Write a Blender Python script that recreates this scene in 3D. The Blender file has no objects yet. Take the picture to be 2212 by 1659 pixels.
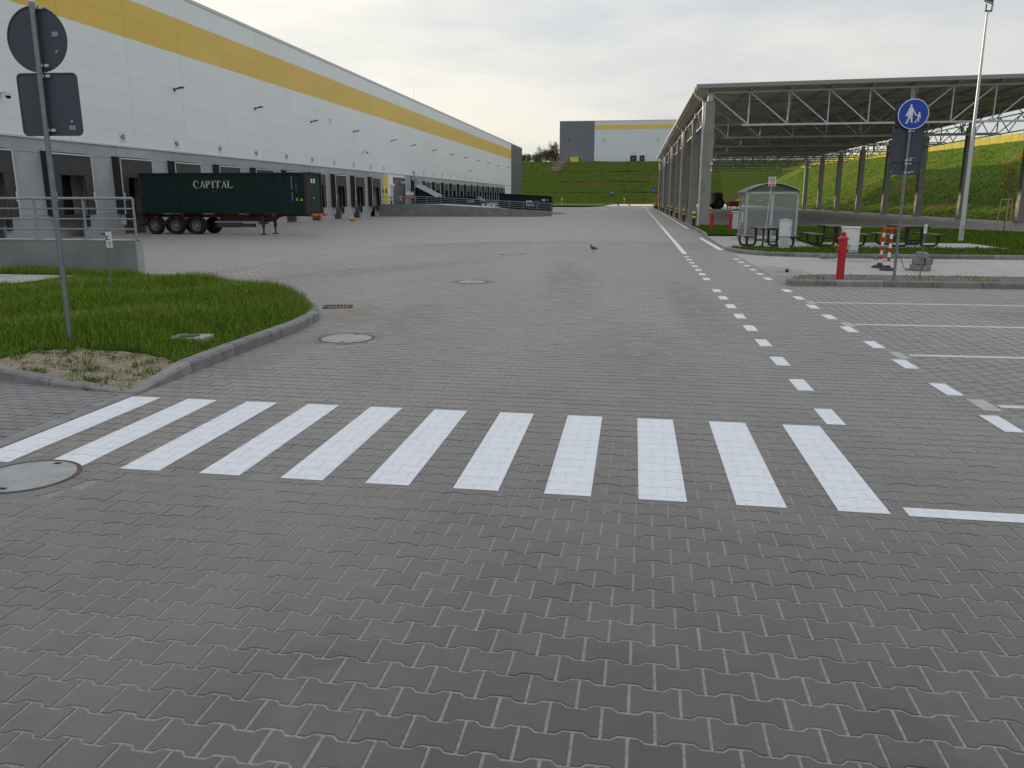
import bpy, bmesh, math, random
import numpy as np
from mathutils import Matrix, Vector, Euler
R = math.radians
random.seed(7); rng = np.random.default_rng(7)
scene = bpy.context.scene
COL = scene.collection

# ------------------------------------------------------------------ camera
F_PX, CX, CY, VPX, VPY, EYE = 1725.0, 1106.0, 829.5, 1370.0, 428.0, 1.85
pitch = math.atan((CY - VPY) / F_PX)
yaw = math.atan((VPX - CX) / (F_PX / math.cos(pitch)))
cam = bpy.data.cameras.new('camera'); cam_o = bpy.data.objects.new('camera', cam); COL.objects.link(cam_o)
cam.sensor_width = 36.0; cam.lens = 36.0 * F_PX / 2212.0
cam.clip_start = 0.05; cam.clip_end = 6000
cam_o.location = (0, 0, EYE); cam_o.rotation_euler = Euler((R(90) - pitch, 0, yaw), 'XYZ')
scene.camera = cam_o

# ------------------------------------------------------------------ sky and sun
SUN_AZ, SUN_EL = 60.0, 11.9           # degrees left of +Y, above the horizon
sun_dir = Vector((-math.sin(R(SUN_AZ)) * math.cos(R(SUN_EL)), math.cos(R(SUN_AZ)) * math.cos(R(SUN_EL)), math.sin(R(SUN_EL))))
world = bpy.data.worlds.new('World'); scene.world = world; world.use_nodes = True
wn, wl = world.node_tree.nodes, world.node_tree.links
wn.clear()
out = wn.new('ShaderNodeOutputWorld'); bg = wn.new('ShaderNodeBackground'); wl.new(bg.outputs[0], out.inputs[0])
sky = wn.new('ShaderNodeTexSky'); sky.sky_type = 'NISHITA'; sky.sun_disc = False
sky.sun_elevation = R(SUN_EL); sky.sun_rotation = R(-SUN_AZ); sky.air_density = 1.0; sky.dust_density = 2.0
tc = wn.new('ShaderNodeTexCoord'); mp = wn.new('ShaderNodeMapping'); mp.inputs['Scale'].default_value = (1.6, 1.6, 7.0)
mp.inputs['Location'].default_value = (0.35, 0.2, 0.1)
wl.new(tc.outputs['Generated'], mp.inputs[0])
nz = wn.new('ShaderNodeTexNoise'); nz.inputs['Scale'].default_value = 1.7; nz.inputs['Detail'].default_value = 6; nz.inputs['Roughness'].default_value = 0.55
wl.new(mp.outputs[0], nz.inputs['Vector'])
cr = wn.new('ShaderNodeValToRGB'); e = cr.color_ramp.elements
e[0].position = 0.36; e[0].color = (0.62, 0.655, 0.71, 1); e[1].position = 0.58; e[1].color = (0.815, 0.815, 0.80, 1)
wl.new(nz.outputs['Fac'], cr.inputs[0])
# thin high cloud glows towards the hidden sun
dt = wn.new('ShaderNodeVectorMath'); dt.operation = 'DOT_PRODUCT'; dt.inputs[1].default_value = sun_dir
nrm = wn.new('ShaderNodeVectorMath'); nrm.operation = 'NORMALIZE'; wl.new(tc.outputs['Generated'], nrm.inputs[0]); wl.new(nrm.outputs[0], dt.inputs[0])
gl = wn.new('ShaderNodeMapRange'); gl.inputs['From Min'].default_value = -0.05; gl.inputs['From Max'].default_value = 1.0
gl.inputs['To Min'].default_value = 0.0; gl.inputs['To Max'].default_value = 1.0; gl.interpolation_type = 'SMOOTHERSTEP'
wl.new(dt.outputs['Value'], gl.inputs['Value'])
gm = wn.new('ShaderNodeMix'); gm.data_type = 'RGBA'; gm.blend_type = 'MULTIPLY'; gm.inputs[0].default_value = 1.0
gc = wn.new('ShaderNodeMix'); gc.data_type = 'RGBA'; gc.inputs[6].default_value = (0.93, 0.935, 0.945, 1); gc.inputs[7].default_value = (1.29, 1.245, 1.14, 1)
wl.new(gl.outputs[0], gc.inputs[0]); wl.new(cr.outputs[0], gm.inputs[6]); wl.new(gc.outputs[2], gm.inputs[7])
# the veil is warm low down and cooler overhead
sx = wn.new('ShaderNodeSeparateXYZ'); wl.new(nrm.outputs[0], sx.inputs[0])
el = wn.new('ShaderNodeMapRange'); el.inputs['From Min'].default_value = 0.05; el.inputs['From Max'].default_value = 0.75; wl.new(sx.outputs['Z'], el.inputs['Value'])
ec = wn.new('ShaderNodeMix'); ec.data_type = 'RGBA'; ec.inputs[6].default_value = (1.0, 0.99, 0.96, 1); ec.inputs[7].default_value = (1.06, 1.12, 1.24, 1); wl.new(el.outputs[0], ec.inputs[0])
g2m = wn.new('ShaderNodeMix'); g2m.data_type = 'RGBA'; g2m.blend_type = 'MULTIPLY'; g2m.inputs[0].default_value = 1.0; wl.new(gm.outputs[2], g2m.inputs[6]); wl.new(ec.outputs[2], g2m.inputs[7])
sk = wn.new('ShaderNodeMix'); sk.data_type = 'RGBA'; sk.inputs[0].default_value = 0.9
sc_ = wn.new('ShaderNodeMix'); sc_.data_type = 'RGBA'; sc_.blend_type = 'MULTIPLY'; sc_.inputs[0].default_value = 1.0; sc_.inputs[7].default_value = (0.1, 0.1, 0.1, 1)
wl.new(sky.outputs[0], sc_.inputs[6]); wl.new(sc_.outputs[2], sk.inputs[6]); wl.new(g2m.outputs[2], sk.inputs[7])
wl.new(sk.outputs[2], bg.inputs[0]); bg.inputs[1].default_value = 1.0
sl = bpy.data.lights.new('sun', 'SUN'); sl.energy = 4.6; sl.angle = R(1.2); sl.color = (1.0, 0.86, 0.62)
sun = bpy.data.objects.new('sun', sl); COL.objects.link(sun); sun.location = (-60, 40, 40)
sun.rotation_euler = (-sun_dir).to_track_quat('-Z', 'Y').to_euler()
vs = scene.view_settings; vs.view_transform = 'Standard'; vs.look = 'None'; vs.exposure = 0.0; vs.gamma = 1.0; vs.use_curve_mapping = False
scene.cycles.max_bounces = 6; scene.cycles.diffuse_bounces = 3; scene.cycles.glossy_bounces = 3
scene.cycles.transparent_max_bounces = 8; scene.cycles.sample_clamp_indirect = 4.0

# ------------------------------------------------------------------ materials
def lin(r, g, b):
    f = lambda c: (c / 255 / 12.92) if c <= 10 else ((c / 255 + 0.055) / 1.055) ** 2.4
    return (f(r), f(g), f(b))
_mats = {}
def mat(name, col, rough=0.6, metal=0.0, var=0.0, vscale=2.0, bump=0.0, bscale=40.0, col2=None, spec=0.5, detail=5.0, objrand=0.0, trans=0.0, alpha=1.0, stretch=None, thresh=None, coat=0.0):
    """Principled material whose colour wanders between two tones by world-space noise."""
    if name in _mats: return _mats[name]
    m = bpy.data.materials.new(name); m.use_nodes = True; n, l = m.node_tree.nodes, m.node_tree.links
    b = n['Principled BSDF']; b.inputs['Roughness'].default_value = rough; b.inputs['Metallic'].default_value = metal
    b.inputs['Specular IOR Level'].default_value = spec; b.inputs['Coat Weight'].default_value = coat
    b.inputs['Transmission Weight'].default_value = trans; b.inputs['Alpha'].default_value = alpha
    c1 = tuple(col); c2 = tuple(col2) if col2 else tuple(max(0, c * (1 - var)) for c in c1)
    geo = n.new('ShaderNodeNewGeometry'); vec = geo.outputs['Position']
    if stretch:
        mpn = n.new('ShaderNodeMapping'); mpn.inputs['Scale'].default_value = stretch; l.new(vec, mpn.inputs[0]); vec = mpn.outputs[0]
    last = None
    if var > 0 or col2:
        t = n.new('ShaderNodeTexNoise'); t.inputs['Scale'].default_value = vscale; t.inputs['Detail'].default_value = detail; t.inputs['Roughness'].default_value = 0.6
        l.new(vec, t.inputs['Vector'])
        r = n.new('ShaderNodeMapRange'); lo, hi = thresh or (0.3, 0.7); r.inputs['From Min'].default_value = lo; r.inputs['From Max'].default_value = hi; l.new(t.outputs['Fac'], r.inputs['Value'])
        mx = n.new('ShaderNodeMix'); mx.data_type = 'RGBA'; mx.inputs[6].default_value = (*c1, 1); mx.inputs[7].default_value = (*c2, 1); l.new(r.outputs[0], mx.inputs[0])
        last = mx.outputs[2]
    else: b.inputs['Base Color'].default_value = (*c1, 1)
    if objrand > 0:
        oi = n.new('ShaderNodeObjectInfo'); hs = n.new('ShaderNodeHueSaturation')
        mr = n.new('ShaderNodeMapRange'); mr.inputs['To Min'].default_value = 1 - objrand; mr.inputs['To Max'].default_value = 1 + objrand
        l.new(oi.outputs['Random'], mr.inputs['Value']); l.new(mr.outputs[0], hs.inputs['Value'])
        if last: l.new(last, hs.inputs['Color'])
        else: hs.inputs['Color'].default_value = (*c1, 1)
        last = hs.outputs[0]
    if last: l.new(last, b.inputs['Base Color'])
    if bump > 0:
        t2 = n.new('ShaderNodeTexNoise'); t2.inputs['Scale'].default_value = bscale; t2.inputs['Detail'].default_value = 4; l.new(vec, t2.inputs['Vector'])
        bp = n.new('ShaderNodeBump'); bp.inputs['Strength'].default_value = bump; bp.inputs['Distance'].default_value = 0.02; l.new(t2.outputs['Fac'], bp.inputs['Height']); l.new(bp.outputs[0], b.inputs['Normal'])
    _mats[name] = m; return m

def nd(m): return m.node_tree.nodes, m.node_tree.links, m.node_tree.nodes['Principled BSDF']

def paver_material(name, base, sandy, brick=False, dustamt=1.0, sheen=0.44):
    """Concrete paving: each block its own tone, wide dusty stains, darker damp and oil spots, fine grain."""
    m = bpy.data.materials.new(name); m.use_nodes = True; n, l, b = nd(m)
    geo = n.new('ShaderNodeNewGeometry'); P = geo.outputs['Position']
    def noise(scale, det=4, stretch=None, rough=0.55):
        v = P
        if stretch:
            q = n.new('ShaderNodeMapping'); q.inputs['Scale'].default_value = stretch; l.new(P, q.inputs[0]); v = q.outputs[0]
        t = n.new('ShaderNodeTexNoise'); t.inputs['Scale'].default_value = scale; t.inputs['Detail'].default_value = det; t.inputs['Roughness'].default_value = rough; l.new(v, t.inputs['Vector']); return t.outputs['Fac']
    def mrange(s, a, c, lo, hi):
        q = n.new('ShaderNodeMapRange'); q.inputs['From Min'].default_value = a; q.inputs['From Max'].default_value = c; q.inputs['To Min'].default_value = lo; q.inputs['To Max'].default_value = hi; l.new(s, q.inputs['Value']); return q.outputs[0]
    def mul(col, s):
        q = n.new('ShaderNodeHueSaturation'); l.new(s, q.inputs['Value'])
        if hasattr(col, 'links'): l.new(col, q.inputs['Color'])
        else: q.inputs['Color'].default_value = (*col, 1)
        return q.outputs[0]
    def mix(f, a, c):
        q = n.new('ShaderNodeMix'); q.data_type = 'RGBA'
        for s, i in ((a, 6), (c, 7)):
            if hasattr(s, 'links'): l.new(s, q.inputs[i])
            else: q.inputs[i].default_value = (*s, 1)
        l.new(f, q.inputs[0]); return q.outputs[2]
    if brick:
        br = n.new('ShaderNodeTexBrick'); br.inputs['Scale'].default_value = 1.0; br.inputs['Brick Width'].default_value = 0.193; br.inputs['Row Height'].default_value = 0.16
        br.inputs['Mortar Size'].default_value = 0.004; br.inputs['Mortar Smooth'].default_value = 0.5; br.inputs['Bias'].default_value = 0.0
        br.inputs['Color1'].default_value = (*[c * 1.1 for c in base], 1); br.inputs['Color2'].default_value = (*[c * 0.9 for c in base], 1); br.inputs['Mortar'].default_value = (*sandy, 1)
        l.new(P, br.inputs['Vector']); col = br.outputs['Color']
    else:
        at = n.new('ShaderNodeAttribute'); at.attribute_name = 'rnd'; oi = n.new('ShaderNodeObjectInfo')
        ad = n.new('ShaderNodeMath'); ad.operation = 'ADD'; l.new(at.outputs['Fac'], ad.inputs[0]); l.new(oi.outputs['Random'], ad.inputs[1])
        fr = n.new('ShaderNodeMath'); fr.operation = 'FRACT'; l.new(ad.outputs[0], fr.inputs[0])
        col = mul(base, mrange(fr.outputs[0], 0, 1, 0.80, 1.17))
    dust = mrange(noise(0.33, 5, (1.3, 0.35, 1)), 0.46, 0.72, 0.0, 0.40 * dustamt)
    col = mix(dust, col, tuple(0.5 * (s + c) for s, c in zip(sandy, base)))
    oil = mrange(noise(1.3, 5, None, 0.65), 0.54, 0.66, 1.0, 0.60)
    blot = mrange(noise(5.5, 5, None, 0.7), 0.35, 0.75, 1.10, 0.84); col = mul(col, blot)
    col = mul(col, oil)
    scuff = mrange(noise(9.0, 5), 0.58, 0.80, 0.0, 0.35)
    col = mix(scuff, col, tuple(min(1, c * 1.45) for c in base))
    grain = mrange(noise(330.0, 3, None, 0.8), 0.3, 0.7, 0.7, 1.3)
    col = mul(col, grain)
    l.new(col, b.inputs['Base Color']); b.inputs['Roughness'].default_value = 0.55; b.inputs['Specular IOR Level'].default_value = 0.5; b.inputs['Sheen Weight'].default_value = sheen; b.inputs['Sheen Roughness'].default_value = 0.45; b.inputs['Sheen Tint'].default_value = (1.0, 0.92, 0.875, 1)
    bp = n.new('ShaderNodeBump'); bp.inputs['Strength'].default_value = 0.35; bp.inputs['Distance'].default_value = 0.003
    l.new(noise(260.0, 3), bp.inputs['Height']); l.new(bp.outputs[0], b.inputs['Normal'])
    return m

def grass_material(name, lo, hi, dry, attr=True, dryamt=0.35, nscale=0.5, stretch=(1, 1, 1), thr=(0.5, 0.72)):
    m = bpy.data.materials.new(name); m.use_nodes = True; n, l, b = nd(m)
    geo = n.new('ShaderNodeNewGeometry'); t = n.new('ShaderNodeTexNoise'); t.inputs['Scale'].default_value = nscale; t.inputs['Detail'].default_value = 6
    mq = n.new('ShaderNodeMapping'); mq.inputs['Scale'].default_value = stretch; l.new(geo.outputs['Position'], mq.inputs[0]); l.new(mq.outputs[0], t.inputs['Vector'])
    mx = n.new('ShaderNodeMix'); mx.data_type = 'RGBA'; mx.inputs[6].default_value = (*lo, 1); mx.inputs[7].default_value = (*hi, 1)
    if attr:
        a = n.new('ShaderNodeAttribute'); a.attribute_name = 'rnd'; l.new(a.outputs['Fac'], mx.inputs[0])
    else:
        t3 = n.new('ShaderNodeTexNoise'); t3.inputs['Scale'].default_value = 3.0; t3.inputs['Detail'].default_value = 8; l.new(geo.outputs['Position'], t3.inputs['Vector']); 
        r3 = n.new('ShaderNodeMapRange'); r3.inputs['From Min'].default_value = 0.3; r3.inputs['From Max'].default_value = 0.7; l.new(t3.outputs['Fac'], r3.inputs['Value']); l.new(r3.outputs[0], mx.inputs[0])
    r = n.new('ShaderNodeMapRange'); r.inputs['From Min'].default_value = thr[0]; r.inputs['From Max'].default_value = thr[1]; r.inputs['To Max'].default_value = dryamt; l.new(t.outputs['Fac'], r.inputs['Value'])
    m2 = n.new('ShaderNodeMix'); m2.data_type = 'RGBA'; m2.inputs[7].default_value = (*dry, 1); l.new(r.outputs[0], m2.inputs[0]); l.new(mx.outputs[2], m2.inputs[6]); l.new(m2.outputs[2], b.inputs['Base Color'])
    b.inputs['Roughness'].default_value = 0.8; b.inputs['Specular IOR Level'].default_value = 0.05
    return m

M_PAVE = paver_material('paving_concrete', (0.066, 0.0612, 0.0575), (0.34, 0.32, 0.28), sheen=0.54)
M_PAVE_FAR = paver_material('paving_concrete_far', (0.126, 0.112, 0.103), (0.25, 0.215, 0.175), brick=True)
M_PAVE_PALE = paver_material('paving_concrete_new', (0.25, 0.245, 0.235), (0.42, 0.38, 0.31), brick=True, dustamt=1.4)
M_CANOPY_FLOOR = paver_material('paving_canopy_grey', (0.15, 0.135, 0.122), (0.20, 0.18, 0.16), brick=True, sheen=0.10)  # canopy floor: separate grey tone, weaker sheen than the yard paving
M_BRICK = paver_material('paving_brick_dark', (0.075, 0.078, 0.085), (0.2, 0.19, 0.17), dustamt=0.3)
M_SAND = mat('joint_sand', (0.44, 0.42, 0.385), 0.95, var=0.45, vscale=60, bump=0.5, bscale=300, spec=0.1)
M_SANDSOIL = mat('sandy_soil', (0.42, 0.355, 0.26), 0.95, col2=(0.20, 0.16, 0.105), vscale=9.0, bump=1.0, bscale=45, spec=0.1, detail=10)
M_PAINT = mat('road_paint_white', (0.79, 0.80, 0.82), 0.6, col2=(0.72, 0.73, 0.745), thresh=(0.45, 0.8), vscale=4.5, detail=8, bump=0.15, bscale=200)
M_PALE = mat('pale_paver', (0.50, 0.49, 0.46), 0.8, var=0.15, vscale=8)
M_STALL = mat('stall_line_white', (0.68, 0.68, 0.66), 0.7, var=0.15, vscale=6)
M_LINE = mat('road_line_worn', (0.62, 0.61, 0.59), 0.75, col2=(0.36, 0.35, 0.34), vscale=6, thresh=(0.5, 0.75))
M_KERB = mat('kerb_concrete', (0.27, 0.262, 0.248), 0.85, var=0.42, vscale=5, bump=0.4, bscale=120, objrand=0.2, detail=9)
M_CONC = mat('precast_concrete', (0.47, 0.475, 0.48), 0.8, var=0.25, vscale=0.6, bump=0.15, bscale=60, objrand=0.10, detail=9)
M_CONC_D = mat('ramp_concrete', (0.27, 0.275, 0.27), 0.85, col2=(0.17, 0.18, 0.175), vscale=0.9, bump=0.2, bscale=50, detail=9)
M_CONC_T = mat('concrete_edge', (0.45, 0.44, 0.41), 0.85, var=0.2, vscale=3)
M_COLC = mat('column_concrete', (0.33, 0.31, 0.28), 0.85, var=0.22, vscale=1.2, bump=0.15, bscale=50)
M_PANEL = mat('white_wall_panel', (0.83, 0.855, 0.845), 0.45, var=0.04, vscale=0.15, objrand=0.015)
M_YPANEL = mat('yellow_wall_panel', (0.80, 0.54, 0.075), 0.45, var=0.05, vscale=0.15, objrand=0.02)
M_GPANEL = mat('graphite_wall_panel', (0.105, 0.11, 0.115), 0.5, var=0.06, vscale=0.2, objrand=0.03)
M_GPANEL2 = mat('slate_wall_panel', (0.155, 0.165, 0.20), 0.5, var=0.06, vscale=0.1)
M_TRIMW = mat('white_trim', (0.66, 0.66, 0.64), 0.5, var=0.06)
M_DARK = mat('dark_interior', (0.02, 0.021, 0.023), 0.8)
M_BLACK = mat('black_pvc', (0.028, 0.029, 0.031), 0.6, var=0.25, vscale=2)
M_CURT = mat('charcoal_curtain', (0.055, 0.055, 0.056), 0.65, var=0.25, vscale=2.5)
M_DOORG = mat('grey_dock_door', (0.12, 0.12, 0.12), 0.5, var=0.15)
M_GALV = mat('galvanised_steel', (0.62, 0.64, 0.66), 0.45, metal=0.25, var=0.25, vscale=14, detail=3)
M_GALVD = mat('galvanised_dull', (0.46, 0.47, 0.48), 0.5, metal=0.25, var=0.25, vscale=9, detail=3)
M_POLE = mat('galvanised_pole', (0.24, 0.27, 0.30), 0.42, metal=0.7, var=0.25, vscale=18, detail=3)
M_RAIL = mat('railing_steel', (0.34, 0.35, 0.36), 0.5, metal=0.5, var=0.2, vscale=10)
M_SIGNB = mat('sign_back_grey', (0.055, 0.065, 0.085), 0.55, var=0.1, vscale=6)
M_STICK = mat('sticker_paper', (0.30, 0.33, 0.38), 0.6, var=0.3, vscale=60)
M_WHITE = mat('white_plastic', (0.72, 0.73, 0.72), 0.5, var=0.05)
M_CABIN = mat('cabinet_grey', (0.55, 0.57, 0.58), 0.5, var=0.06, vscale=5)
M_GREEN = mat('container_green', (0.010, 0.036, 0.031), 0.6, spec=0.22, col2=(0.007, 0.022, 0.019), vscale=1.5)
M_RUSTG = mat('container_frame_brown', (0.045, 0.030, 0.026), 0.65, var=0.3, vscale=3)
M_ORANGE = mat('chassis_orange', (0.20, 0.034, 0.015), 0.6, col2=(0.05, 0.018, 0.012), vscale=3)
M_TYRE = mat('tyre_rubber', (0.02, 0.02, 0.021), 0.8, var=0.3, vscale=20)
M_RIM = mat('wheel_rim', (0.26, 0.26, 0.27), 0.5, metal=0.4, var=0.3, vscale=12)
M_NAVY = mat('compactor_navy', (0.008, 0.014, 0.021), 0.6, spec=0.2, var=0.3, vscale=1)
M_RED = mat('hydrant_red', (0.52, 0.018, 0.03), 0.42, var=0.15, vscale=8)
M_REDC = mat('red_steel', (0.36, 0.025, 0.02), 0.5, var=0.2, vscale=2)
M_ORNG = mat('orange_plastic', (0.72, 0.12, 0.02), 0.55)
M_YEL = mat('yellow_paint', (0.78, 0.60, 0.03), 0.5, var=0.08)
M_BLK = mat('black_paint', (0.02, 0.02, 0.02), 0.5)
M_BLUE = mat('sign_blue', (0.008, 0.055, 0.42), 0.4)
M_SWHITE = mat('sign_white', (0.78, 0.79, 0.78), 0.45)
M_SRED = mat('sign_red', (0.50, 0.03, 0.04), 0.5)
M_TEXT = mat('lettering_black', (0.02, 0.02, 0.02), 0.6)
M_WOOD = mat('table_wood', (0.17, 0.115, 0.085), 0.7, col2=(0.10, 0.07, 0.055), vscale=6, stretch=(8, 1, 8))
M_STAKE = mat('stake_wood', (0.40, 0.30, 0.17), 0.8, var=0.2)
M_ROOFU = mat('roof_sheet_underside', (0.74, 0.69, 0.61), 0.6, var=0.15, vscale=0.8)
M_ROOFE = mat('roof_edge_grey', (0.30, 0.30, 0.30), 0.5, var=0.1, vscale=1)
M_RUST = mat('rusty_iron', (0.11, 0.04, 0.025), 0.85, var=0.4, vscale=25, bump=0.4, bscale=90)
M_IRON = mat('cast_iron', (0.06, 0.055, 0.05), 0.7, var=0.4, vscale=25)
M_RUSTP = mat('part_rusted_iron', (0.08, 0.075, 0.07), 0.8, col2=(0.20, 0.075, 0.03), vscale=2.2, thresh=(0.5, 0.62))
M_LID = mat('manhole_concrete', (0.42, 0.42, 0.40), 0.85, var=0.25, vscale=7, bump=0.4, bscale=90)
M_RUB = mat('rubber_base', (0.035, 0.036, 0.038), 0.8, var=0.2)
M_GRASS = grass_material('grass_blades', (0.070, 0.135, 0.012), (0.215, 0.310, 0.036), (0.30, 0.27, 0.09), dryamt=0.4)
M_TURF = grass_material('turf_soil', (0.020, 0.045, 0.006), (0.045, 0.085, 0.012), (0.09, 0.075, 0.03), attr=False)
M_SLOPE = grass_material('slope_grass', (0.046, 0.092, 0.008), (0.092, 0.150, 0.011), (0.150, 0.095, 0.022), attr=False, dryamt=0.85, nscale=0.22)
M_SLOPEB = grass_material('slope_grass_tufts', (0.050, 0.102, 0.008), (0.112, 0.180, 0.014), (0.155, 0.105, 0.025), dryamt=0.7, nscale=0.22)
M_SLOPEF = grass_material('terrace_grass', (0.058, 0.100, 0.013), (0.095, 0.142, 0.018), (0.125, 0.095, 0.032), attr=False, dryamt=0.6, nscale=0.35, stretch=(0.16, 0.5, 0.9), thr=(0.47, 0.66))
M_SLOPEFB = grass_material('terrace_tufts', (0.055, 0.098, 0.012), (0.105, 0.155, 0.018), (0.125, 0.095, 0.032), dryamt=0.6, nscale=0.35, stretch=(0.16, 0.5, 0.9), thr=(0.47, 0.66))
M_RAPE = mat('rapeseed_bloom', (0.42, 0.31, 0.015), 0.9, col2=(0.26, 0.24, 0.02), vscale=1.2)
M_LEAF = grass_material('hedge_leaves', (0.085, 0.095, 0.030), (0.22, 0.23, 0.05), (0.24, 0.18, 0.10), dryamt=0.5)
M_BARK = mat('bark', (0.16, 0.135, 0.11), 0.9, var=0.3, vscale=8)
M_GLASS = mat('frosted_glass', (0.36, 0.38, 0.38), 0.3, alpha=0.30, var=0.15, vscale=1.2)
M_ROCK = mat('rubble', (0.30, 0.24, 0.17), 0.9, col2=(0.16, 0.12, 0.08), vscale=1.5)
M_CABLE = mat('grey_cable', (0.12, 0.12, 0.12), 0.6)
M_LENS = mat('lamp_glass', (0.55, 0.55, 0.50), 0.2)
M_ROPE = mat('orange_mesh_tape', (0.62, 0.15, 0.03), 0.7)

# ------------------------------------------------------------------ mesh helpers
class MB:
    def __init__(s): s.v = []; s.f = []
    def add(s, vs, fs):
        o = len(s.v); s.v += [tuple(map(float, p)) for p in vs]; s.f += [tuple(i + o for i in f) for f in fs]; return s
    def box(s, c, d, rot=None):
        x, y, z = (k / 2 for k in d)
        p = [Vector((a * x, b * y, e * z)) for e in (-1, 1) for b in (-1, 1) for a in (-1, 1)]
        if rot is not None:
            q = rot if isinstance(rot, Matrix) else Euler(rot).to_matrix(); p = [q @ k for k in p]
        p = [(k.x + c[0], k.y + c[1], k.z + c[2]) for k in p]
        return s.add(p, [(0, 2, 3, 1), (4, 5, 7, 6), (0, 1, 5, 4), (2, 6, 7, 3), (0, 4, 6, 2), (1, 3, 7, 5)])
    def span(s, a, b):
        return s.box([(i + j) / 2 for i, j in zip(a, b)], [abs(j - i) for i, j in zip(a, b)])
    def bev(s, c, d, r=0.01, rot=None):
        """box with chamfered edges"""
        bm = bmesh.new(); bmesh.ops.create_cube(bm, size=1.0)
        for v in bm.verts: v.co = Vector((v.co.x * d[0], v.co.y * d[1], v.co.z * d[2]))
        bmesh.ops.bevel(bm, geom=list(bm.edges), offset=min(r, min(d) * .45), segments=1, affect='EDGES')
        q = Euler(rot).to_matrix() if rot is not None else Matrix.Identity(3)
        bm.verts.index_update()
        vs = [q @ v.co + Vector(c) for v in bm.verts]; fs = [[v.index for v in f.verts] for f in bm.faces]; bm.free()
        return s.add(vs, fs)
    def tube(s, pts, r, n=8, caps=True):
        pts = [Vector(p) for p in pts]; rs = r if isinstance(r, (list, tuple)) else [r] * len(pts); o = len(s.v)
        ref = None
        for i, p in enumerate(pts):
            t = (pts[min(i + 1, len(pts) - 1)] - pts[max(i - 1, 0)]).normalized()
            if ref is None: ref = t.orthogonal().normalized()
            a = (ref - t * ref.dot(t)); a = a.normalized() if a.length > 1e-6 else t.orthogonal().normalized(); ref = a; b = t.cross(a)
            for k in range(n):
                w = 2 * math.pi * k / n; q = p + (a * math.cos(w) + b * math.sin(w)) * rs[i]; s.v.append((q.x, q.y, q.z))
        for i in range(len(pts) - 1):
            for k in range(n):
                k2 = (k + 1) % n; s.f.append((o + i * n + k, o + i * n + k2, o + (i + 1) * n + k2, o + (i + 1) * n + k))
        if caps:
            s.f.append(tuple(o + k for k in reversed(range(n)))); s.f.append(tuple(o + (len(pts) - 1) * n + k for k in range(n)))
        return s
    def bar(s, a, b, w, h=None, up=(0, 0, 1)):
        """rectangular bar from a to b"""
        a, b = Vector(a), Vector(b); t = b - a; L = t.length; t.normalize(); u = Vector(up)
        if abs(t.dot(u)) > 0.99: u = Vector((0, 1, 0))
        x = t.cross(u).normalized(); z = x.cross(t)
        return s.box((a + b) / 2, (w, L, h or w), Matrix((x, t, z)).transposed())
    def lathe(s, prof, n=16, c=(0, 0, 0), caps=True):
        o = len(s.v)
        for r, z in prof:
            for k in range(n):
                w = 2 * math.pi * k / n; s.v.append((c[0] + r * math.cos(w), c[1] + r * math.sin(w), c[2] + z))
        for i in range(len(prof) - 1):
            for k in range(n):
                k2 = (k + 1) % n; s.f.append((o + i * n + k, o + i * n + k2, o + (i + 1) * n + k2, o + (i + 1) * n + k))
        if caps: s.f.append(tuple(o + k for k in reversed(range(n)))); s.f.append(tuple(o + (len(prof) - 1) * n + k for k in range(n)))
        return s
    def prism(s, poly, fr, d):
        """extrude a 2D polygon: fr maps (u, v, w) to 3D, w from 0 to d"""
        n = len(poly); o = [fr(u, v, 0) for u, v in poly] + [fr(u, v, d) for u, v in poly]
        return s.add(o, [tuple(reversed(range(n))), tuple(range(n, 2 * n))] + [(i, (i + 1) % n, n + (i + 1) % n, n + i) for i in range(n)])
    def build(s, name, m, parent=None, smooth=False, loc=None, mesh_only=False, fixn=False):
        me = bpy.data.meshes.new(name); me.from_pydata(s.v, [], s.f); me.materials.append(m)
        if fixn:
            bm = bmesh.new(); bm.from_mesh(me); bmesh.ops.recalc_face_normals(bm, faces=bm.faces); bm.to_mesh(me); bm.free()
        if smooth:
            for p in me.polygons: p.use_smooth = True
            if smooth != 'all':
                try: me.set_sharp_from_angle(angle=R(40))
                except Exception: pass
        me.update()
        return me if mesh_only else link(name, me, parent, loc)
def link(name, me, parent=None, loc=None):
    o = bpy.data.objects.new(name, me); COL.objects.link(o)
    if parent is not None: o.parent = parent
    if loc is not None: o.location = loc
    return o
def tag(o, label=None, cat=None, group=None, kind=None):
    if label: o['label'] = label
    if cat: o['category'] = cat
    if group: o['group'] = group
    if kind: o['kind'] = kind
    return o
def thing(name, label, cat, loc=(0, 0, 0), rz=0.0, group=None):
    o = bpy.data.objects.new(name, None); COL.objects.link(o); o.location = loc; o.rotation_euler = (0, 0, rz); o.empty_display_size = 0.3
    return tag(o, label, cat, group)
def base(name, loc=(0, 0, 0)):
    o = bpy.data.objects.new(name, None); COL.objects.link(o); o.location = loc; return tag(o, kind='structure')
def copy_tree(o, parent=None, loc=None, rz=None, label=None):
    c = o.copy(); COL.objects.link(c); c.parent = parent
    if loc is not None: c.location = loc
    if rz is not None: c.rotation_euler = (0, 0, rz)
    if label: c['label'] = label
    for ch in list(o.children): copy_tree(ch, c)
    return c
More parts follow.
